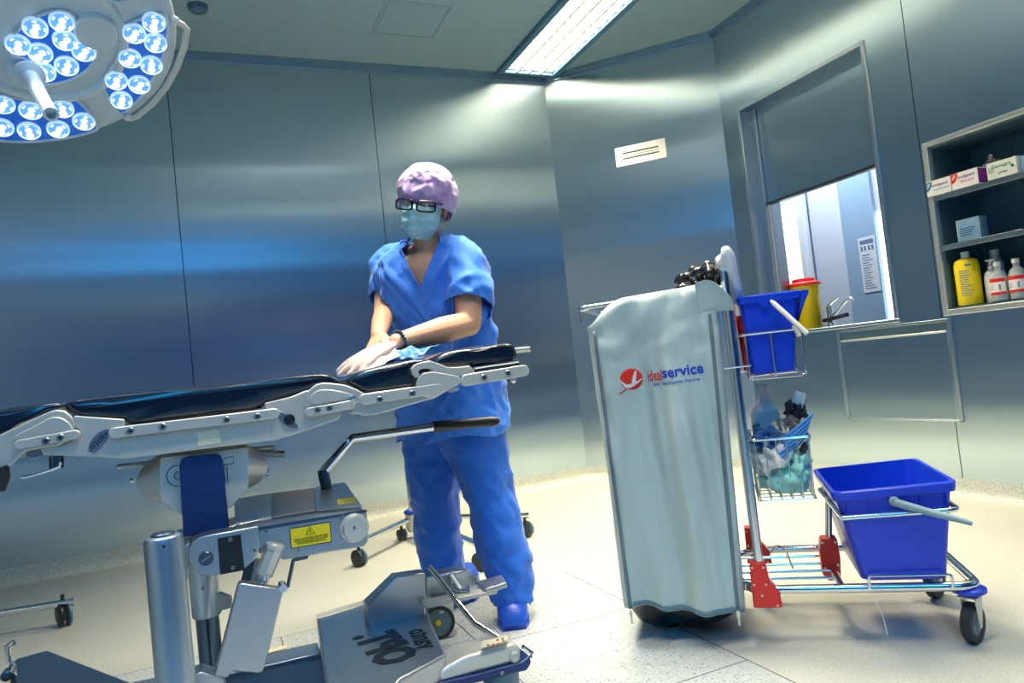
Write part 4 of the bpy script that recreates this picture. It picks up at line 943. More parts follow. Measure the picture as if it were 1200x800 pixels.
# flap folded over the bar at the right corner
b = MB()
def flapf(u, v):
    s = -.105 + .105 * u; a = v * PI; return T(s - .02 * v * u, -.012 - .03 * math.sin(min(v, .5) * PI) + .10 * max(0, v - .5), 1.080 + .028 * math.sin(a) * (.4 + .6 * math.sin(u * PI)) - .0 - .20 * (1 - u) * max(0, .35 - v) - .10 * max(0, .3 - v) - .05 * u * u)
b.grid(flapf, 14, 14); b.build('flap', M['cloth_bag'], bag, smooth=180, solid=.002)
def strip(name, f0, w, m, z0, z1, push=.004, n=40):
    b = MB(); L = []
    for i in range(n + 1):
        z = z0 + (z1 - z0) * i / n; s = f0(z); L.append([T(s - w / 2, -.018 - bag_fold(s - w / 2, z) - push, z), T(s + w / 2, -.018 - bag_fold(s + w / 2, z) - push, z)])
    for a, c in zip(L, L[1:]): b.quad([a[0], a[1], c[1], c[0]])
    return b.build(name, m, bag, solid=.002, merge=True)
strip('zip', lambda z: -.408 - .022 * (z - .1), .010, M['zip'], .125, .99); strip('zip', lambda z: -.092 + .022 * (z - .1), .010, M['zip'], .115, 1.00)
for s, z in ((-.408, .115), (-.092, .103)):
    b = MB(); q = T(s, -.028 - bag_fold(s, z), z); b.box(q, (.010, .006, .018), ROT); b.box(q + V((0, 0, -.020)), (.007, .003, .026), ROT); b.build('zip_pull', M['lamp_rail'], bag, bevel=.002)
b = MB(); L = []
for i in range(61):
    s = -.398 + .325 * i / 60; zo = .025 * max(0, min(1, (-.30 - s) / .10)); L.append([T(s, -.021 - bag_fold(s, .104), .106 + zo), T(s, -.021 - bag_fold(s, .115), .119 + zo)])
for a, c in zip(L, L[1:]): b.quad([a[0], a[1], c[1], c[0]])
b.build('hem', mat('hem_grey_blue', (.12, .24, .30), .6), bag, solid=.0015, merge=True)
# logo and lettering, lying on the folds
def on_bag(o, lift=.0022):
    """press flat lettering onto the folded front"""
    org = Vector((0, 0, 0)); q = o.parent
    while q: org = org + q.location; q = q.parent
    for v in o.data.vertices:
        w = v.co + org - TO; s = w.dot(TU); t = w.dot(TW); z = w.z
        v.co += TW * (-.018 - bag_fold(s, z) - lift)
    return o
def dense(o, n=2):
    bm = bmesh.new(); bm.from_mesh(o.data); bmesh.ops.triangulate(bm, faces=bm.faces); bmesh.ops.subdivide_edges(bm, edges=[e for e in bm.edges if e.calc_length() > .012], cuts=n, use_grid_fill=True); bm.to_mesh(o.data); bm.free(); return o
lg = tn(739, 444.5, -.02); lg0 = (lg - TO); ls, lz = lg0.dot(TU), lg0.z
R_ = .0335
b = MB()
for rr in range(6):
    for k in range(40):
        a0, a1 = 2 * PI * k / 40, 2 * PI * (k + 1) / 40; r0, r1 = R_ * rr / 6, R_ * (rr + 1) / 6
        pts = [T(ls + r * math.cos(a), 0, lz + r * math.sin(a)) for r, a in ((r0, a0), (r1, a0), (r1, a1), (r0, a1))]
        b.quad(pts if rr else pts[1:] and [pts[0], pts[1], pts[2]])
on_bag(b.build('logo', M['logo_red'], bag, smooth=180, merge=True, solid=.001), .0020)
def flat(name, pts, m, lift):
    b = MB(); b.prism([T(ls + x * R_, 0, lz + y * R_) for x, y in pts], TW * -.0004); return on_bag(dense(b.build(name, m, bag, smooth=0)), lift)
flat('logo', [(-1.0, .12), (-.8, -.20), (-.5, -.46), (-.2, -.45), (.0, -.40), (.02, -.15), (.15, .25), (.38, .72), (.50, .75), (.52, .5), (.42, .1), (.36, -.26), (.6, -.2), (.98, .0), (.9, -.14), (.5, -.44), (.2, -.62), (-.1, -.78), (-.5, -.86), (-.72, -.58), (-.95, -.2)], M['carton'], .0034)
flat('logo', [(-1.30, -1.28), (-1.24, -1.34), (-.45, -.86), (-.5, -.76)], M['logo_red'], .0034)
xa = T(1, 0, 0) - T(0, 0, 0); up_ = V((0, 0, 1))
def word(body, m, size, px, py, align='LEFT', shear=0, sx=1.0, off=0.0, tilt=0.0):
    q = tn(px, py, -.02) - TO; o = text(body, 'lettering', m, size, T(q.dot(TU), 0, q.z), xa + up_ * tilt, up_ - xa * tilt, bag, .0003, align=align, shear=shear, sx=sx, off=off); return on_bag(dense(o), .0026)
word('ideal', M['logo_red'], .050, 757.5, 441.5, sx=.52, off=.0004, tilt=.03)
word('service', M['logo_blue'], .046, 775.5, 437.5, sx=.96, off=.0010, tilt=.03)
word('per ambiente futuro.', M['logo_blue'], .0155, 765, 450.5, sx=1.12, tilt=.03)
# black liner inside the bag, bulging out below and above
b = MB(); rg = []
for z, k, o_ in ((1.02, .8, 0), (.6, .9, 0), (.16, .92, 0), (.09, .97, .0), (.055, .86, .01), (.026, .62, .02), (.008, .3, .02)):
    rg.append([T(-.255 + (s + .255) * k, .19 + (t - .19) * k * (1 if z > .1 else .9) - .012 * noise.noise(V((s * 14, t * 14, z * 20))), z + .02 * noise.noise(V((s * 10, t * 10, z * 7)))) for s, t in bag_ring(z, -.43, -.08, .030, .385, .05)])
b.ring_loft(rg)
liner = b.build('bin_liner', M['liner'], None, smooth=180); tag(liner, 'black bin liner bulging out below the grey-green bag cover', 'bin liner')
b = MB(); b.blob(T(-.075, .12, 1.10), (.075, .05, .055), ROT, 4, .9, 2.6, 5); b.blob(T(-.045, .10, 1.10), (.03, .04, .045), ROT, 4, .9, 3, 8); b.build('liner_edge', M['liner'], liner, smooth=180)
# ------------------------------------------------------------------ buckets
def rrect(s0, s1, t0, t1, r, n=6):
    pts = []
    for cs, ct, a0 in ((s1 - r, t0 + r, -PI / 2), (s1 - r, t1 - r, 0), (s0 + r, t1 - r, PI / 2), (s0 + r, t0 + r, PI)):
        for k in range(n + 1): a = a0 + PI / 2 * k / n; pts.append((cs + r * math.cos(a), ct + r * math.sin(a)))
    return pts
def bucket_mesh(b, z0, z1, bot, top, r, lip, zslope=0.0, th=.004):
    def ring(f_, off, dz=0):
        s0, s1, t0, t1 = [bot[i] + (top[i] - bot[i]) * f_ for i in range(4)]; z = z0 + (z1 - z0) * f_ + dz
        return [T(s, t, z + zslope * (s - (s0 + s1) / 2) * f_) for s, t in rrect(s0 - off, s1 + off, t0 - off, t1 + off, r)]
    b.ring_loft([ring(.012, -.004), ring(0, 0, .004) if 0 else ring(.02, 0), ring(.90, 0), ring(.90, lip), ring(.985, lip), ring(1, lip - .004), ring(1, -th), ring(.03, -th)])
big = empty('bucket', T(.37, .2, .18), 'large open blue bucket standing low at the right end of the trolley', 'bucket', None)
b = MB(); BT = (.212, .522, -.012, .400); BB = (.262, .482, .0, .36)
bucket_mesh(b, .182, .452, BB, BT, .028, .010, .05); b.build('bucket_body', M['bucket_blue'], big, smooth=40)
for k in range(5):
    b = MB(); s = .235 + k * .066; b.prism([T(s - .0015, -.012, .425), T(s + .0015, -.012, .425), T(s + .0015 , -.006, .385), T(s - .0015, -.006, .385)], TW * -.006); b.build('rib', M['bucket_blue'], big)
b = MB(); b.tube([T(.365, -.028, .412), T(.43, -.065, .392), T(.485, -.098, .378), T(.525, -.118, .366)], [.0115, .0105, .009, .006], 14); b.build('handle', M['grey_plastic'], big)
b = MB(); b.lathe([(.014, .0), (.014, -.014), (.010, -.018), (0, -.018)], T(.365, -.016, .413), TW, 20); b.build('handle_pivot', M['grey_plastic'], big)
small = empty('bucket', T(.11, .13, .80), 'small blue bucket with grey handle in the upper wire holder of the trolley', 'bucket', None)
b = MB(); bucket_mesh(b, .800, 1.040, (.028, .150, .012, .235), (.018, .185, .0, .25), .016, .008, 0); b.build('bucket_body', M['bucket_blue'], small, smooth=40)
b = MB(); b.prism([T(.195, .0, 1.038), T(.214, .0, 1.036), T(.212, .0, 1.026), T(.165, .0, .94), T(.172, .0, .94)], TW * .10); b.build('pouring_lip', M['bucket_blue'], small)
b = MB(); b.prism([T(.072, -.004, 1.018), T(.094, -.004, 1.018), T(.094, -.004, 1.0), T(.078, -.004, 1.0)], TW * -.006); b.build('handle_mount', M['bucket_blue'], small)
b = MB(); p, q = tn(903, 352, -.025), tn(946, 391, -.06); b.tube([p, p * .9 + q * .1, q], [.004, .0078, .0078], 12); b.build('handle', M['lamp_rail'], small)
b = MB(); p, q = tn(930, 381, -.01), tn(937, 394, -.01); b.tube([p, q], .007, 12); b.build('handle_end', M['lamp_rail'], small)
rb = empty('bucket', T(.09, .35, .81), 'red bucket mostly hidden behind the small blue bucket', 'bucket', None)
b = MB(); bucket_mesh(b, .805, 1.032, (.02, .14, .285, .40), (.008, .170, .27, .415), .016, .006, 0); b.build('bucket_body', M['red'], rb, smooth=40)
# ------------------------------------------------------------------ mops leaning at the uprights
for i, (ds, t, lab) in enumerate(((.020, .05, 'red mop stick with white plastic-wrapped head behind the trolley uprights'), (.016, .262, 'second red stick behind the wrapped mop at the trolley uprights'))):
    e = empty('mop', T(ds, t, .80), lab, 'mop')
    b = MB(); b.tube([T(ds + .004, t, .80), T(ds - .004, t, 1.03 - i * .05)], .0065 if i == 0 else .005, 12); b.build('stick', M['red'], e)
    if i == 0:
        b = MB(); b.tube([T(ds - .004, t, .985), T(ds - .004, t, 1.02)], .013, 14); b.build('collar', M['wrap'], e)
        b = MB(); b.tube([T(ds - .004, t, 1.02), T(ds - .006, t - .01, 1.06), T(ds - .014, t - .04, 1.12), T(ds - .022, t - .08, 1.165), T(ds - .026, t - .10, 1.185)], [.010, .016, .019, .022, .012], 14); b.build('mop_head', M['wrap'], e, smooth=180)
tag(MB().blob(T(-.020, .0, 1.150), (.017, .03, .024), ROT, 3, .5, 3, 2).build('plastic_wrap', M['wrap'], None, smooth=180), 'white plastic wrapped round the end of the trolley push handle', 'plastic wrap')
# ------------------------------------------------------------------ things in the wire basket
M['can'] = mat('milky_plastic', (.93, .89, .84), .4)
M['teal_cloth'] = mat('teal_cloth', (.42, .90, .80), .8, sheen=.3, bump=((18, 18, 14), .8, .02, 3))
M['white_cloth'] = mat('white_cloth', (.88, .88, .86), .8, sheen=.3, bump=((18, 18, 14), .8, .02, 3))
M['blue_cloth'] = mat('dark_blue_cloth', (.03, .12, .36), .8, bump=((18, 18, 14), .8, .02, 3))
M['mask_blue'] = mat('mask_blue', (.10, .34, .80), .75)
ZG = .430
e = empty('canister', T(.06, .20, ZG), 'milky white canister with short neck at the back of the wire basket', 'canister')
b = MB()
def canr(s, z): return [T(.062 + x, .20 + y, z) for x, y in rrect(-s, s, -s * .7, s * .7, s * .3)]
b.ring_loft([canr(.043, ZG), canr(.045, ZG + .01), canr(.045, .672), canr(.043, .68), canr(.016, .712), canr(.015, .735)]); b.build('canister_body', M['can'], e, smooth=40)
b = MB(); b.lathe([(.018, .735), (.018, .756), (.015, .758), (0, .758)], T(.062, .20, 0), n=24); b.build('cap', M['can'], e)
b = MB(); q = T(.028, .155, .615); b.box(q, (.022, .02, .035), ROT); b.blob(q + V((0, 0, .02)), (.012, .012, .008), None, 2); tag(b.build('small_bottle', M['teal']), 'small dark teal bottle beside the canister in the wire basket', 'bottle')
e = empty('scrubbing_brush', T(.13, .13, .52), 'brush with white handle standing in black plastic in the wire basket', 'brush')
p, q = tn(925, 505, .13), tn(938, 459, .13); dd = (q - p).normalized()
b = MB(); b.beam(p * .35 + q * .65 - dd * .02, q, .036, .022, TW); b.build('handle', M['wrap'], e, bevel=.006)
b = MB(); b.beam(p, p * .40 + q * .60, .044, .03, TW); b.blob(p * .45 + q * .55, (.030, .022, .03), ROT, 3, .9, 3, 4); b.build('sleeve', M['liner'], e, bevel=.004)
b = MB(); b.blob(T(.055, .09, .600), (.045, .05, .032), ROT, 4, .8, 2.6, 11); b.blob(T(.068, .07, .622), (.012, .012, .02), ROT, 3, .3, 2, 3); tag(b.build('cleaning_cloth', M['blue_cloth'], None, smooth=180), 'dark blue cloth lying below the canister in the wire basket', 'cloth')
# pack of pleated blue masks in a clear bag
e = empty('mask_pack', T(.115, .06, .53), 'clear plastic bag with pleated blue masks at the top of the wire basket', 'mask pack')
b = MB()
p0 = tn(896, 545, .045); p1 = tn(948, 505, .045); ax_ = (p1 - p0); nx = V((-ax_.z, 0, 0)); upm = (tn(905, 520, .045) - p0)
def maskf(u, v):
    pl = .006 * abs(math.sin(v * 5 * PI)); return p0 + ax_ * (.05 + .90 * u) + upm * (1.25 * (v - .25)) + TW * (-pl - .02 * math.sin(u * PI) + .02 * v)
b.grid(maskf, 14, 40); b.build('mask', M['mask_blue'], e, smooth=40, solid=.002)
b = MB(); b.tube([T(.145, .035, .56), T(.160, .03, .585)], .010, 10); b.build('elastic', M['black'], e)
b = MB(); b.blob(T(.118, .085, .605), (.050, .05, .052), ROT, 4, .5, 2.5, 21); b.build('bag', M['film'], e, smooth=180)
b = MB(); b.blob(T(.058, .10, .545), (.056, .09, .06), ROT, 4, .55, 2.2, 31); tag(b.build('cleaning_cloth', M['white_cloth'], None, smooth=180), 'crumpled white cloth in the left of the wire basket', 'cloth')
b = MB(); b.blob(T(.092, .125, .478), (.072, .11, .050), ROT, 4, .35, 2.0, 41); b.blob(T(.135, .10, .52), (.034, .09, .04), ROT, 4, .5, 2.4, 45); tag(b.build('cleaning_cloth', M['teal_cloth'], None, smooth=180), 'pile of pale teal cloth at the bottom of the wire basket', 'cloth')
# ------------------------------------------------------------------ wheeled stands behind the table
def twin_castor(root, c, r, m=M['rubber'], ang=0):
    ax = V((math.cos(ang), math.sin(ang), 0))
    for k in (-1, 1):
        b = MB(); b.lathe([(0, -.009), (r * .75, -.009), (r, -.004), (r, .004), (r * .75, .009), (0, .009)], V((c.x, c.y, r)) + ax * .016 * k, ax, 28); b.build('wheel', M['wheel_blue'] if k == 1 else m, root)
    b = MB(); b.box((c.x, c.y, r * 1.15), (.022, .05, r * 1.1), Matrix.Rotation(ang, 3, 'Z')); b.cyl((c.x, c.y, r), (c.x, c.y, r * 2 + .035), .008, 12); b.build('castor_stem', m, root)
hub = V((1.01, 4.04, 0)); A_ = on_z(422, 663, 0); C_ = on_z(617, 629, 0); D_ = on_z(565, 668, 0)
st = empty('instrument_stand', hub, 'chrome wheeled stand behind the woman, its pole beside her leg', 'stand')
b = MB(); b.cyl(hub + V((0, 0, .08)), hub + V((0, 0, .66)), .020, 20); b.lathe([(.026, .64), (.026, .67), (0, .672)], hub, n=20); b.build('pole', M['tube'], st)
b = MB(); b.lathe([(.045, .10), (.045, .14), (.03, .145), (.03, .17)], hub, n=24); b.lathe([(.035, .04), (.045, .06), (.045, .10)], hub, n=24); b.build('hub', M['tmetal'], st)
b = MB(); b.lathe([(.050, .146), (.050, .158), (.035, .160)], hub, n=24); b.build('collar', M['bucket_blue'], st)
for w in (A_, C_, D_):
    b = MB(); b.tube([hub + V((0, 0, .115)), V((w.x, w.y, .115)) + (w - hub).normalized() * .03], .015, 14); b.build('leg', M['tube'], st); twin_castor(st, w, .042, ang=.5)
twin_castor(st, hub + V((-.07, .02, 0)), .03, M['black'], .2)
E_ = on_z(82, 732, 0); dirl = (on_z(-60, 756, 0) - E_).normalized()
st = empty('wheeled_stand', E_, 'chrome bar on a black twin castor at the left edge of the photo', 'stand')
zb = .11
b = MB(); pa = on_y(88, 704, E_.y); pa = V((E_.x, E_.y, pa.z)) - dirl * .02; b.tube([pa, pa + dirl * 1.0], .016, 16); b.lathe([(.018, 0), (.018, .006), (0, .006)], pa, -dirl, 16); b.build('leg', M['tube'], st)
twin_castor(st, E_ + dirl * .02, .050, M['black'], .45)
far = E_ + dirl * .9; twin_castor(st, far, .050, M['black'], .45)
b = MB(); b.cyl((far.x + .25, far.y + .05, zb), (far.x + .25, far.y + .05, .9), .016, 14); b.build('pole', M['tube'], st)
# ------------------------------------------------------------------ the woman cleaning the table
M['skin'] = mat('skin', (.72, .40, .27), .48, sss=.12, bump=((60, 60, 60), .12, .003, 3))
M['scrub'] = mat('blue_scrubs', (.035, .24, .95), .62, sheen=.25, bump=((26, 26, 9), .25, .01, 4))
M['scrub_pants'] = mat('blue_scrub_trousers', (.012, .17, .80), .62, sheen=.2, bump=((22, 22, 8), .25, .01, 4))
M['seam_white'] = mat('pale_seam', (.55, .68, .90), .7)
M['cap'] = mat('lilac_cap', (.46, .27, .66), .75, sheen=.4, bump=((190, 190, 190), .35, .002, 2), vary=(12, (.66, .50, .80), .42, .62, (1, 1, 1)))
M['mask'] = mat('pale_blue_mask', (.46, .86, .94), .7)
M['frame_black'] = mat('black_glasses', (.008, .010, .016), .25)
M['lens'] = mat('spectacle_lens', (.95, .97, 1), .02, tr=1.0, alpha=.25)
M['clog'] = mat('blue_clog', (.012, .10, .66), .38)
M['glove'] = mat('thin_white_glove', (.93, .90, .90), .4, alpha=.5)
M['wipe'] = mat('white_wipe', (.90, .92, .96), .8)
M['wipe_blue'] = mat('blue_woven_wipe', (.10, .36, .88), .8, bump=((240, 240, 240), .5, .002, 1), vary=(60, (.45, .66, .95), .45, .6, (1, 1, 1)))
M['hair'] = mat('dark_hair', (.03, .018, .012), .5)
G = on_z(566, 712, 0); 
PF = V((-.52, -.855, 0)).normalized(); PL = V((-PF.y, PF.x, 0)); PU = V((0, 0, 1))
woman = empty('person', V((.90, 2.60, 0)), 'woman in blue scrubs, lilac cap, pale blue mask and black glasses wiping the table', 'person')
def J(px, py, d): return at_depth(px, py, d)
def PX(n, d): return n * d / F_PX
class Body(MB):
    def cap(s, p, q, r1, r2):
        s.tube([p, q], [r1, r2], 14)
        for c, r in ((p, r1), (q, r2)): s.blob(c, (r, r, r), None, 2)
        return s
    def chain(s, pts, rs):
        for i in range(len(pts) - 1): s.cap(V(pts[i]), V(pts[i + 1]), rs[i], rs[i + 1])
        return s
    def fuse(s, name, m, parent, voxel=.005, smooth=4, factor=.5):
        bmesh.ops.recalc_face_normals(s.bm, faces=s.bm.faces)
        me = bpy.data.meshes.new('raw'); s.bm.to_mesh(me); s.bm.free()
        o = bpy.data.objects.new('raw', me); COL.objects.link(o)
        md = o.modifiers.new('r', 'REMESH'); md.mode = 'VOXEL'; md.voxel_size = voxel
        md = o.modifiers.new('s', 'SMOOTH'); md.iterations = smooth; md.factor = factor
        me2 = bpy.data.meshes.new_from_object(o.evaluated_get(bpy.context.evaluated_depsgraph_get()))
        bpy.data.objects.remove(o); bpy.data.meshes.remove(me)
        org = parent.location if parent else V((0, 0, 0)); me2.transform(Matrix.Translation(-org))
        me2.name = name; me2.materials.clear(); me2.materials.append(m)
        me2.polygons.foreach_set('use_smooth', [True] * len(me2.polygons))
        o = bpy.data.objects.new(name, me2); COL.objects.link(o); o.parent = parent; return o
def hand(bd, wrist, d, n, th, L=.18, curl=(.25, .3, .35, .4), spread=.10, thumb=.6, grow=0.0, thumb_curl=.3):
    """wrist point, direction of the fingers, back-of-hand normal, side the thumb is on; one curl per finger (radians per joint)"""
    d = d.normalized(); n = (n - d * n.dot(d)).normalized(); s = n.cross(d).normalized()
    if s.dot(th) < 0: s = -s
    PAL = L * .52; k = L / .18; tips = []
    for i, off in enumerate((.030, .010, -.011, -.030)):      # index, middle, ring, little
        base = wrist + d * (PAL * (.98, 1.0, .96, .88)[i]) + s * off * k
        bd.cap(wrist + s * off * .55 * k + d * .012, base, .0135 * k + grow, .0105 * k + grow)
        seg = [(.044, .026, .021), (.049, .030, .022), (.045, .028, .021), (.035, .021, .019)][i]
        a = -spread * (-1.0, -.3, .35, 1.0)[i]; dirv = (d * math.cos(a) - s * math.sin(a) * 1).normalized() if 1 else d
        dirv = (d + s * spread * (1.0, .3, -.35, -1.0)[i]).normalized(); p = base; nn = n
        rs = (.0098, .0088, .0078, .0066)
        for j, sl in enumerate(seg):
            c = curl[i] * (.8, 1.15, .9)[j]; nd = (dirv * math.cos(c) - nn * math.sin(c)).normalized(); nn = (nn * math.cos(c) + dirv * math.sin(c)).normalized(); dirv = nd
            q = p + dirv * sl * k; sc = .86 if i == 3 else 1
            bd.cap(p, q, rs[j] * k * sc + grow, rs[j + 1] * k * sc + grow); p = q
        tips.append(p)
    tb = wrist + d * .028 * k + s * .026 * k - n * .006 * k
    d1 = (d * math.cos(thumb) + s * math.sin(thumb) - n * .15).normalized(); t1 = tb + d1 * .040 * k
    d2 = (d1 * math.cos(thumb_curl) + d * math.sin(thumb_curl) - n * .15).normalized(); t2 = t1 + d2 * .032 * k; t3 = t2 + (d2 + d * .3).normalized() * .026 * k
    bd.cap(wrist + s * .012 * k + d * .01, tb, .015 * k + grow, .0145 * k + grow)
    bd.chain([tb, t1, t2, t3], [.0140 * k + grow, .0112 * k + grow, .0098 * k + grow, .0078 * k + grow])
    return tips
# --- joints
dT = 2.62
neck0, pelvis, chest = J(502, 300, 2.66), J(529, 490, 2.76), J(503, 335, 2.67)
shL, shR = J(549, 306, 2.60), J(455, 308, 2.76)
elL, wrL = J(549, 379, 2.50), J(464, 401, 2.28)
elR, wrR = J(450, 366, 2.60), J(443, 394, 2.35)
hipL, hipR = J(553, 505, 2.72), J(506, 502, 2.80)
knL, knR = J(578, 610, 2.64), J(514, 602, 2.80)
anL, anR = on_z(600, 722, .10), on_z(541, 694, .10)
anL = J(601, 712, 2.57); anR = J(535, 700, 2.84)
# --- head frame
hc = J(497, 241, 2.58)
c_ = lambda x, y, z: (IX * x + IY * y + FW * z)
ro, ya, pi_ = math.radians(6.5), math.radians(11), math.radians(10)
HL = c_(math.cos(ro), math.sin(ro), 0); HU = c_(math.sin(ro), -math.cos(ro), 0); HF = c_(0, 0, -1)
HF, HL = HF * math.cos(ya) - HL * math.sin(ya), HL * math.cos(ya) + HF * math.sin(ya)
HF, HU = HF * math.cos(pi_) - HU * math.sin(pi_), HU * math.cos(pi_) + HF * math.sin(pi_)
def Hd(l, f, u): return hc + HL * l + HF * f + HU * u
HR = Matrix((HL, HF, HU)).transposed()
bd = Body()
# torso and legs under the clothes
SRx = Matrix((PL, PF, PU)).transposed()
bd.blob(pelvis, (.15, .105, .12), SRx, 3); bd.blob((pelvis + chest) / 2, (.135, .10, .20), SRx, 3); bd.blob(chest, (.155, .105, .17), SRx, 3)
bd.cap(shL, shR, .055, .055); bd.chain([hipL, knL, anL], [.078, .055, .040]); bd.chain([hipR, knR, anR], [.078, .055, .040])
for a in (anL, anR): bd.cap(a, V((a.x, a.y, .06)), .036, .030)
# neck and upper chest
bd.chain([J(502, 312, 2.64), J(503, 292, 2.62), Hd(0, -.012, -.05)], [.062, .052, .054])
bd.cap(J(476, 312, 2.64), J(532, 310, 2.58), .042, .042); bd.blob(J(494, 318, 2.58), (.085, .045, .05), SRx, 3)
bd.blob(J(501, 326, 2.665) + PF * .098, (.10, .032, .085), SRx, 3)
# head
bd.blob(Hd(0, -.012, .038), (.076, .096, .092), HR, 3); bd.blob(Hd(0, .030, -.035), (.060, .062, .075), HR, 3); bd.blob(Hd(0, .048, -.082), (.034, .036, .028), HR, 3)
bd.blob(Hd(0, .074, .030), (.050, .018, .022), HR, 3); bd.chain([Hd(0, .086, .012), Hd(0, .104, -.020)], [.009, .013])
for k in (-1, 1): bd.blob(Hd(k * .038, .056, -.020), (.024, .020, .020), HR, 2); bd.blob(Hd(k * .078, -.008, -.006), (.008, .018, .030), HR, 2); bd.blob(Hd(k * .055, .0, -.055), (.02, .04, .03), HR, 2)
# arms
bd.chain([shL, elL], [.054, .046]); bd.chain([elL, elL * .62 + wrL * .38, elL * .2 + wrL * .8, wrL], [.043, .046, .034, .028])
bd.chain([shR, elR], [.048, .038]); bd.chain([elR, elR * .6 + wrR * .4, wrR], [.036, .036, .025])
# hands
hdL = (J(396, 436, 2.16) - wrL); nL = V((0, 0, 1)) + IX * .15 - FW * .3
hand(bd, wrL, hdL, nL, V((-.2, 1, .2)), L=.185, curl=(.14, .12, .13, .16), spread=.15, thumb=.6)
hdR = (J(437, 413, 2.22) - wrR); nR = -FW * .75 + V((0, 0, .8)) - IX * .5
hand(bd, wrR, hdR, nR, IX, L=.165, curl=(.85, .95, 1.0, 1.05), spread=.05, thumb=.45, thumb_curl=.5)
body = bd.fuse('body', M['skin'], woman, .0045, 5)
# face parts
for k in (-1, 1):
    b = MB(); b.blob(Hd(k * .031, .078, .003), (.012, .010, .0105), HR, 3); o = b.build('eye', mat('eye_white', (.8, .8, .82), .2) if k < 0 else bpy.data.materials['eye_white'], woman)
    b = MB(); b.blob(Hd(k * .031, .0865, -.002), (.0052, .002, .0052), HR, 2); b.build('iris', M['hair'], o)
    b = MB(); b.blob(Hd(k * .031, .0785, .0075), (.0135, .0108, .0070), HR, 3); b.build('eyelid', M['skin'], woman)
    b = MB(); b.tube([Hd(k * .014, .092, .022), Hd(k * .032, .091, .026), Hd(k * .050, .080, .021)], [.003, .004, .002], 8); b.build('eyebrow', M['hair'], woman)
    b = MB(); b.blob(Hd(k * .076, -.020, -.030), (.006, .010, .022), HR, 2); b.build('hair', M['hair'], woman)
# surgical cap
b = MB()
def capf(u, v):
    a = 2 * PI * u; t = v * .5 * PI
    rim_u = .008 - .040 * (1 - math.cos(a)) / 2 * 1.6         # front rim at the brow, lower at the nape (a = 0 in front)
    ds = V((math.sin(a) * math.cos(t), math.cos(a) * math.cos(t), math.sin(t)))
    puff = 1 + .10 * noise.noise(ds * 2.3 + V((3, 1, 5))) + .10 * (.35 - abs(noise.noise(ds * 3.6 + V((1, 7, 2))))) + .06 * (.35 - abs(noise.noise(ds * 7.5))) + .05 * math.sin(a * 30) * (1 - v) ** 3 * (1 - .75 * max(0, math.cos(a))) * (.4 + .9 * abs(noise.noise(ds * 2.5)))
    rl, rf = .114, .126
    k = math.cos(t) ** .70; b0 = .80 + .10 * max(0, math.cos(a)); base = b0 + (1 - b0) * math.sin(min(1, v * 2.4) * PI / 2)
    return Hd(math.sin(a) * rl * k * puff * base + .006, math.cos(a) * rf * k * puff * base * .94 - .014, rim_u + (.150 - rim_u) * math.sin(t) ** .95 + .005 * noise.noise(V((math.cos(a) * 3, math.sin(a) * 3, v * 5))))
b.grid(capf, 120, 40); cp = b.build('surgical_cap', M['cap'], woman, smooth=180, merge=True, solid=.0015)
# mask
b = MB()
def maskf(u, v):
    x = (u - .5) * 2; y = -.006 - .112 * v
    w = .072 * (1 - .62 * max(0, v - .42) ** 1.7 / .40)              # narrows round the chin
    a = x * (1.30 - .15 * v)
    f = .096 + .014 * math.exp(-(x / .30) ** 2) * math.exp(-((v - .15) / .25) ** 2) + .010 * math.sin(v * PI) - .050 * max(0, v - .60) ** 1.5 * 2
    pl = .0095 * (abs(math.sin(v * 3.3 * PI + .9 * x)) ** 3) * (1 - x * x * .3) + .004 * noise.noise(V((x * 3, v * 7, 1)))
    return Hd(math.sin(a) * w * 1.05, math.cos(a) * (f + pl) - .006 * x * x, y + .012 * x * x * (1 - 1.6 * v) + .010 * math.exp(-(x / .2) ** 2) * (1 - v))
b.grid(maskf, 40, 40); mk = b.build('face_mask', M['mask'], woman, smooth=180, solid=.002)
for k in (-1, 1):
    b = MB(); b.tube([Hd(k * .070, .04, -.012), Hd(k * .080, .0, .012), Hd(k * .082, -.02, -.008), Hd(k * .078, .0, -.05), Hd(k * .066, .04, -.085)], .0014, 6); b.build('ear_loop', M['mask'], mk)
# glasses
def Hg(l, f, u): return Hd(l + .009, f + .006, u)
gl = None
b = MB()
for k in (-1, 1):
    ring = []
    for i in range(40):
        a = 2 * PI * i / 40; ca, sa = math.cos(a), math.sin(a); x = math.copysign(abs(ca) ** .45, ca) * .0310; y = math.copysign(abs(sa) ** .45, sa) * .0175
        ring.append((k * .0395 + x, y - .002 - .001 * k))
    b.tube([Hg(x, .121 - 2.2 * x * x, y) for x, y in ring], .0034, 8, closed=True)
    b.tube([Hg(k * .067, .111, .008), Hg(k * .076, .06, .010), Hg(k * .081, -.02, .004)], .003, 8)
b.tube([Hg(-.009, .121, .004), Hg(0, .122, .007), Hg(.009, .121, .004)], .003, 8)
gl = b.build('glasses', M['frame_black'], woman)
for k in (-1, 1):
    b = MB(); b.grid(lambda u, v: Hg(k * .0395 + (u - .5) * .055, .1205 - 2.2 * (k * .0395 + (u - .5) * .055) ** 2, -.002 + (v - .5) * .032), 8, 4); b.build('lens', M['lens'], gl, solid=.001)
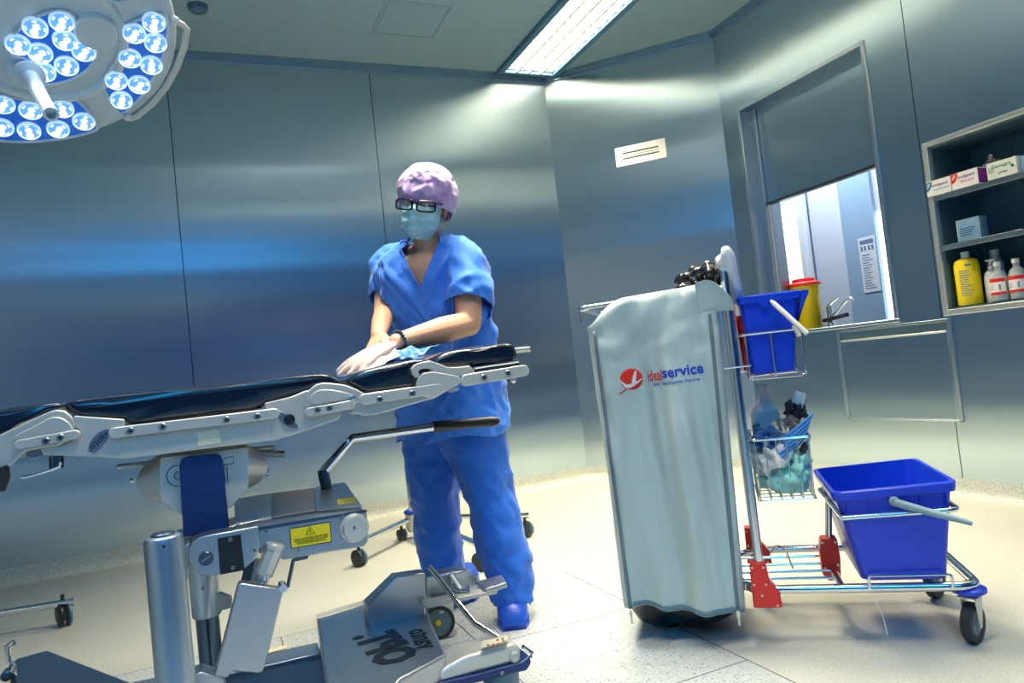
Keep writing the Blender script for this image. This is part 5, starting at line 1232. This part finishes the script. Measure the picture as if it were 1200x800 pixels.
# --- tunic
def loft(rows, n=72, folds=None):
    rings = []
    for (px, py, hw, d, bd_, yaw) in rows:
        pass
    return rings
def interp(rows, t):
    x = t * (len(rows) - 1); i = min(int(x), len(rows) - 2); f_ = x - i
    def cr(k):
        p = [rows[max(i - 1, 0)][k], rows[i][k], rows[i + 1][k], rows[min(i + 2, len(rows) - 1)][k]]
        return .5 * (2 * p[1] + (p[2] - p[0]) * f_ + (2 * p[0] - 5 * p[1] + 4 * p[2] - p[3]) * f_ ** 2 + (3 * p[1] - p[0] - 3 * p[2] + p[3]) * f_ ** 3)
    return [cr(k) for k in range(len(rows[0]))]
#        px   py   halfwidth px  depth  half depth m
TR = [(529, 510, 66, 2.74, .175), (528, 480, 65, 2.74, .172), (527, 445, 62, 2.73, .165), (522, 405, 60, 2.71, .158), (513, 370, 61, 2.68, .155), (505, 335, 62, 2.665, .150),
      (502, 310, 60, 2.66, .132), (501, 296, 52, 2.66, .112), (502, 287, 38, 2.66, .092), (503, 280, 27, 2.655, .075)]
def fold(p, amp=.010):
    w = p - woman.location; a = w.dot(PL); f_ = w.dot(PF)
    q = V((a * 8 + w.z * 3, f_ * 8, w.z * 2.4)); q2 = V((a * 11 - w.z * 9, f_ * 11, w.z * 4 + 4)); q3 = V((a * 20 + w.z * 14, f_ * 18, w.z * 9))
    return amp * (1.1 * noise.noise(q) - 1.5 * abs(noise.noise(q2)) ** .7 + .5 + .6 * (abs(noise.noise(q3)) * 2 - .5))
def tunicf(u, v):
    a = 2 * PI * u                                       # 0 = front middle
    fr = math.cos(a)
    top = 1.0
    da = abs(((a + PI) % (2 * PI)) - PI)
    if da < .62: top = 1.0 - .47 * (1 - da / .62) ** .85      # the V of the neck
    px, py, hw, d, dp = interp(TR, v * top)
    c = J(px, py, d); w = PX(hw, d)
    ce = math.copysign(abs(math.cos(a)) ** .85, math.cos(a)); se = math.copysign(abs(math.sin(a)) ** .85, math.sin(a))
    p = c + PL * se * w + PF * ce * dp
    nrm = (PL * se + PF * ce).normalized(); k = min(1, (1 - v * top) * 5) 
    p += nrm * fold(p, .020 * (.35 + .65 * k))
    if v < .02: p.z += .010 * math.sin(a * 5)
    return p
b = MB(); b.grid(tunicf, 160, 90); tn_ = b.build('tunic', M['scrub'], woman, smooth=180, merge=True, solid=.002)
# pale stitched neck edge, front seam and pocket line
def edge(us, off=.003, vtop=1.0):
    out = []
    for u in us:
        p = tunicf(u % 1, vtop); a = 2 * PI * u; out.append(p + (PL * math.sin(a) + PF * math.cos(a)) * off)
    return out
b = MB(); b.tube(edge([-.12 + .24 * i / 40 for i in range(41)], .0), .0035, 8); b.build('neck_edge', M['scrub'], tn_)
def front_line(u0, u1, v0, v1, r, name='seam', m='seam_white'):
    pts = []
    for i in range(25):
        t = i / 24; u = (u0 + (u1 - u0) * t) % 1; p = tunicf(u, v0 + (v1 - v0) * t); a = 2 * PI * u; pts.append(p + (PL * math.sin(a) + PF * math.cos(a)) * .0022)
    b = MB(); b.tube(pts, r, 6); b.build(name, M[m], tn_)
front_line(.155, .02, .80, .40, .0014); front_line(.84, .90, .86, .25, .0012)
# sleeves
def sleeve(name, rows, dirs, fold_amp=.010, cut=None):
    R = []
    for i in range(29):
        t = i / 28; px, py, d, ra, rb = interp(rows, t); c = J(px, py, d)
        R.append((c, ra, rb))
    b = MB(); rings = []
    for i, (c, ra, rb) in enumerate(R):
        a0 = R[max(i - 1, 0)][0]; a1 = R[min(i + 1, 28)][0]; ax = (a1 - a0).normalized(); x = (IX - ax * IX.dot(ax)).normalized(); y = ax.cross(x)
        ring = []
        for k in range(56):
            a = 2 * PI * k / 56; p = c + x * math.cos(a) * ra + y * math.sin(a) * rb; nn = x * math.cos(a) + y * math.sin(a)
            p += nn * fold(p, fold_amp) * min(1, i / 6 + .3)
            if cut and i > 14: p += ax * cut * ((i - 14) / 14) ** 1.5 * (nn.dot(-FW))      # the near rim is drawn up
            ring.append(p)
        rings.append(ring)
    b.ring_loft(rings, caps=False); return b.build(name, M['scrub'], tn_, smooth=180, solid=.002)
sleeve('sleeve', [(528, 294, 2.64, .050, .060), (540, 305, 2.61, .082, .088), (546, 326, 2.58, .090, .094), (548, 345, 2.56, .090, .094), (548, 362, 2.55, .088, .090)], None, .012, cut=-.035)
sleeve('sleeve', [(478, 295, 2.70, .05, .055), (455, 310, 2.74, .064, .078), (451, 330, 2.72, .056, .08), (447, 352, 2.68, .042, .07)], None, .010)
# --- trousers
LEG = {1: [(549, 478, 42, 2.73), (553, 510, 40, 2.72), (566, 550, 33, 2.70), (577, 590, 29.5, 2.67), (586, 635, 29, 2.64), (596, 675, 25, 2.60), (603, 704, 21.5, 2.575)],
       -1: [(505, 478, 36, 2.80), (506, 510, 34, 2.80), (508, 550, 30, 2.81), (512, 590, 28, 2.82), (518, 635, 26.5, 2.83), (522, 675, 25.5, 2.84), (527, 703, 24, 2.845)]}
b = MB()
for k in (1, -1):
    rings = []
    for i in range(61):
        t = i / 60; px, py, hw, d = interp(LEG[k], t); c = J(px, py, d); w = PX(hw, d); ring = []
        for q in range(56):
            a = 2 * PI * q / 56; nn = PL * math.sin(a) + PF * math.cos(a); p = c + PL * math.sin(a) * w + PF * math.cos(a) * w * (.95 if t < .3 else 1.05)
            p += nn * fold(p, .013) * (.6 + .6 * t); 
            if t > .72: p += nn * .004 * math.sin(t * 46 + math.cos(a) * 2.0 + noise.noise(p * 7) * 3) * (t - .72) / .28
            ring.append(p)
        rings.append(ring)
    b.ring_loft(rings, caps=False)
tr = b.build('trousers', M['scrub_pants'], woman, smooth=180, solid=.002)
# clogs
for k, (px, py, fdir, top) in enumerate(((603, 739, V((-.36, -.93, 0)), 1), (545, 706, V((-.42, -.90, 0)), 1))):
    toe = on_z(px, py, 0); f_ = fdir.normalized(); s_ = V((-f_.y, f_.x, 0)); heel = toe - f_ * .25
    b = MB(); rings = []
    for i in range(15):
        t = i / 14; c = heel + f_ * (.25 * t); w = .055 * math.sqrt(max(0, 1 - ((t - .56) / .58) ** 2.0)) * 1.02 * (.84 + .18 * t) + .002; h = (.095 if t < .45 else .095 - .020 * ((t - .45) / .55)) * math.sqrt(max(0, 1 - max(0, (t - .62) / .40) ** 2.6)) + .006
        if t < .08: h *= .7
        rings.append([c + s_ * w * (math.copysign(abs(math.cos(a)) ** .9, math.cos(a))) + V((0, 0, max(.0, h * .48 + h * .52 * math.copysign(abs(math.sin(a)) ** .9, math.sin(a))))) for a in [2 * PI * q / 28 for q in range(28)]])
    b.ring_loft(rings); o = b.build('clog', M['clog'], woman, smooth=180)
    b = MB(); rings = []
    for i in range(15):
        t = i / 14; c = heel + f_ * (.25 * t); w = .056 * math.sqrt(max(0, 1 - ((t - .56) / .58) ** 2.0)) * 1.02 * (.84 + .18 * t) + .003; rings.append([c + s_ * w, c + s_ * w + V((0, 0, .016)), c - s_ * w + V((0, 0, .016)), c - s_ * w])
    b.ring_loft(rings); b.build('sole', M['clog'], o)
    if k == 0: b = MB(); q = toe - f_ * .10 + s_ * .047 + V((0, 0, .075)); b.tube([q, q + s_ * .012 + V((0, 0, -.004)), q + s_ * .020 + V((0, 0, -.025))], .003, 8); b.build('strap', M['clog'], o)
# bracelet
ax = (wrL - elL).normalized(); bc = wrL - ax * .012; x = ax.orthogonal().normalized(); y = ax.cross(x)
b = MB()
for k in range(20): a = 2 * PI * k / 20; b.blob(bc + (x * math.cos(a) + y * math.sin(a)) * .034, (.0052, .0052, .0052), None, 2)
b.tube([bc + (x * math.cos(a) + y * math.sin(a)) * .033 for a in [2 * PI * k / 24 for k in range(24)]], .003, 6, closed=True); b.build('bracelet', mat('dark_beads', (.02, .05, .10), .25), woman)
# thin glove over the working hand
bd = Body(); hand(bd, wrL + hdL.normalized() * .012, hdL, nL, V((-.2, 1, .2)), L=.183, curl=(.14, .12, .13, .16), spread=.15, thumb=.6, grow=.003)
bd.fuse('glove', M['glove'], woman, .0035, 2)
# blue and white wipe under the hand
def wipe(name, m, fn, label, nu=30, nv=22):
    b = MB(); b.grid(fn, nu, nv); o = b.build(name, m, None, smooth=180, solid=.0025); return tag(o, label, 'cloth', None)
h0 = wrL; hv = hdL; sv = V((-hv.y, hv.x, 0)).normalized()
pz = tp(440, 429, YN).z
def wf(u, v):
    p = h0 + hv * (.10 + .98 * u) + sv * (.07 * (v - .5) * 2); z0 = tp(px_of(p), 0, YN).z if 0 else 0
    q = V((p.x, p.y, p.z - .024 - .006 * u)); q.z += .012 * noise.noise(V((u * 5, v * 4, 3))) + .010 * math.cos(v * 3 * PI) * (1 - u); return q
wipe('wipe', M['wipe'], wf, 'white wipe spread under her hand on the table pad')
def wf2(u, v):
    p = wrL + V((.02, -.005, -.030)) + hv * (.42 * v - .06) + (IX * .075 + V((0, 0, .006))) * (u * 1.55 - .12) - FW * .03
    p = p + V((0, 0, 1)) * (.016 * noise.noise(V((u * 4, v * 4, 8))) + .010 * math.sin(u * 7 + v * 3)); return p
wipe('wipe', M['wipe_blue'], wf2, 'blue woven wipe folded under her wrist on the table pad')
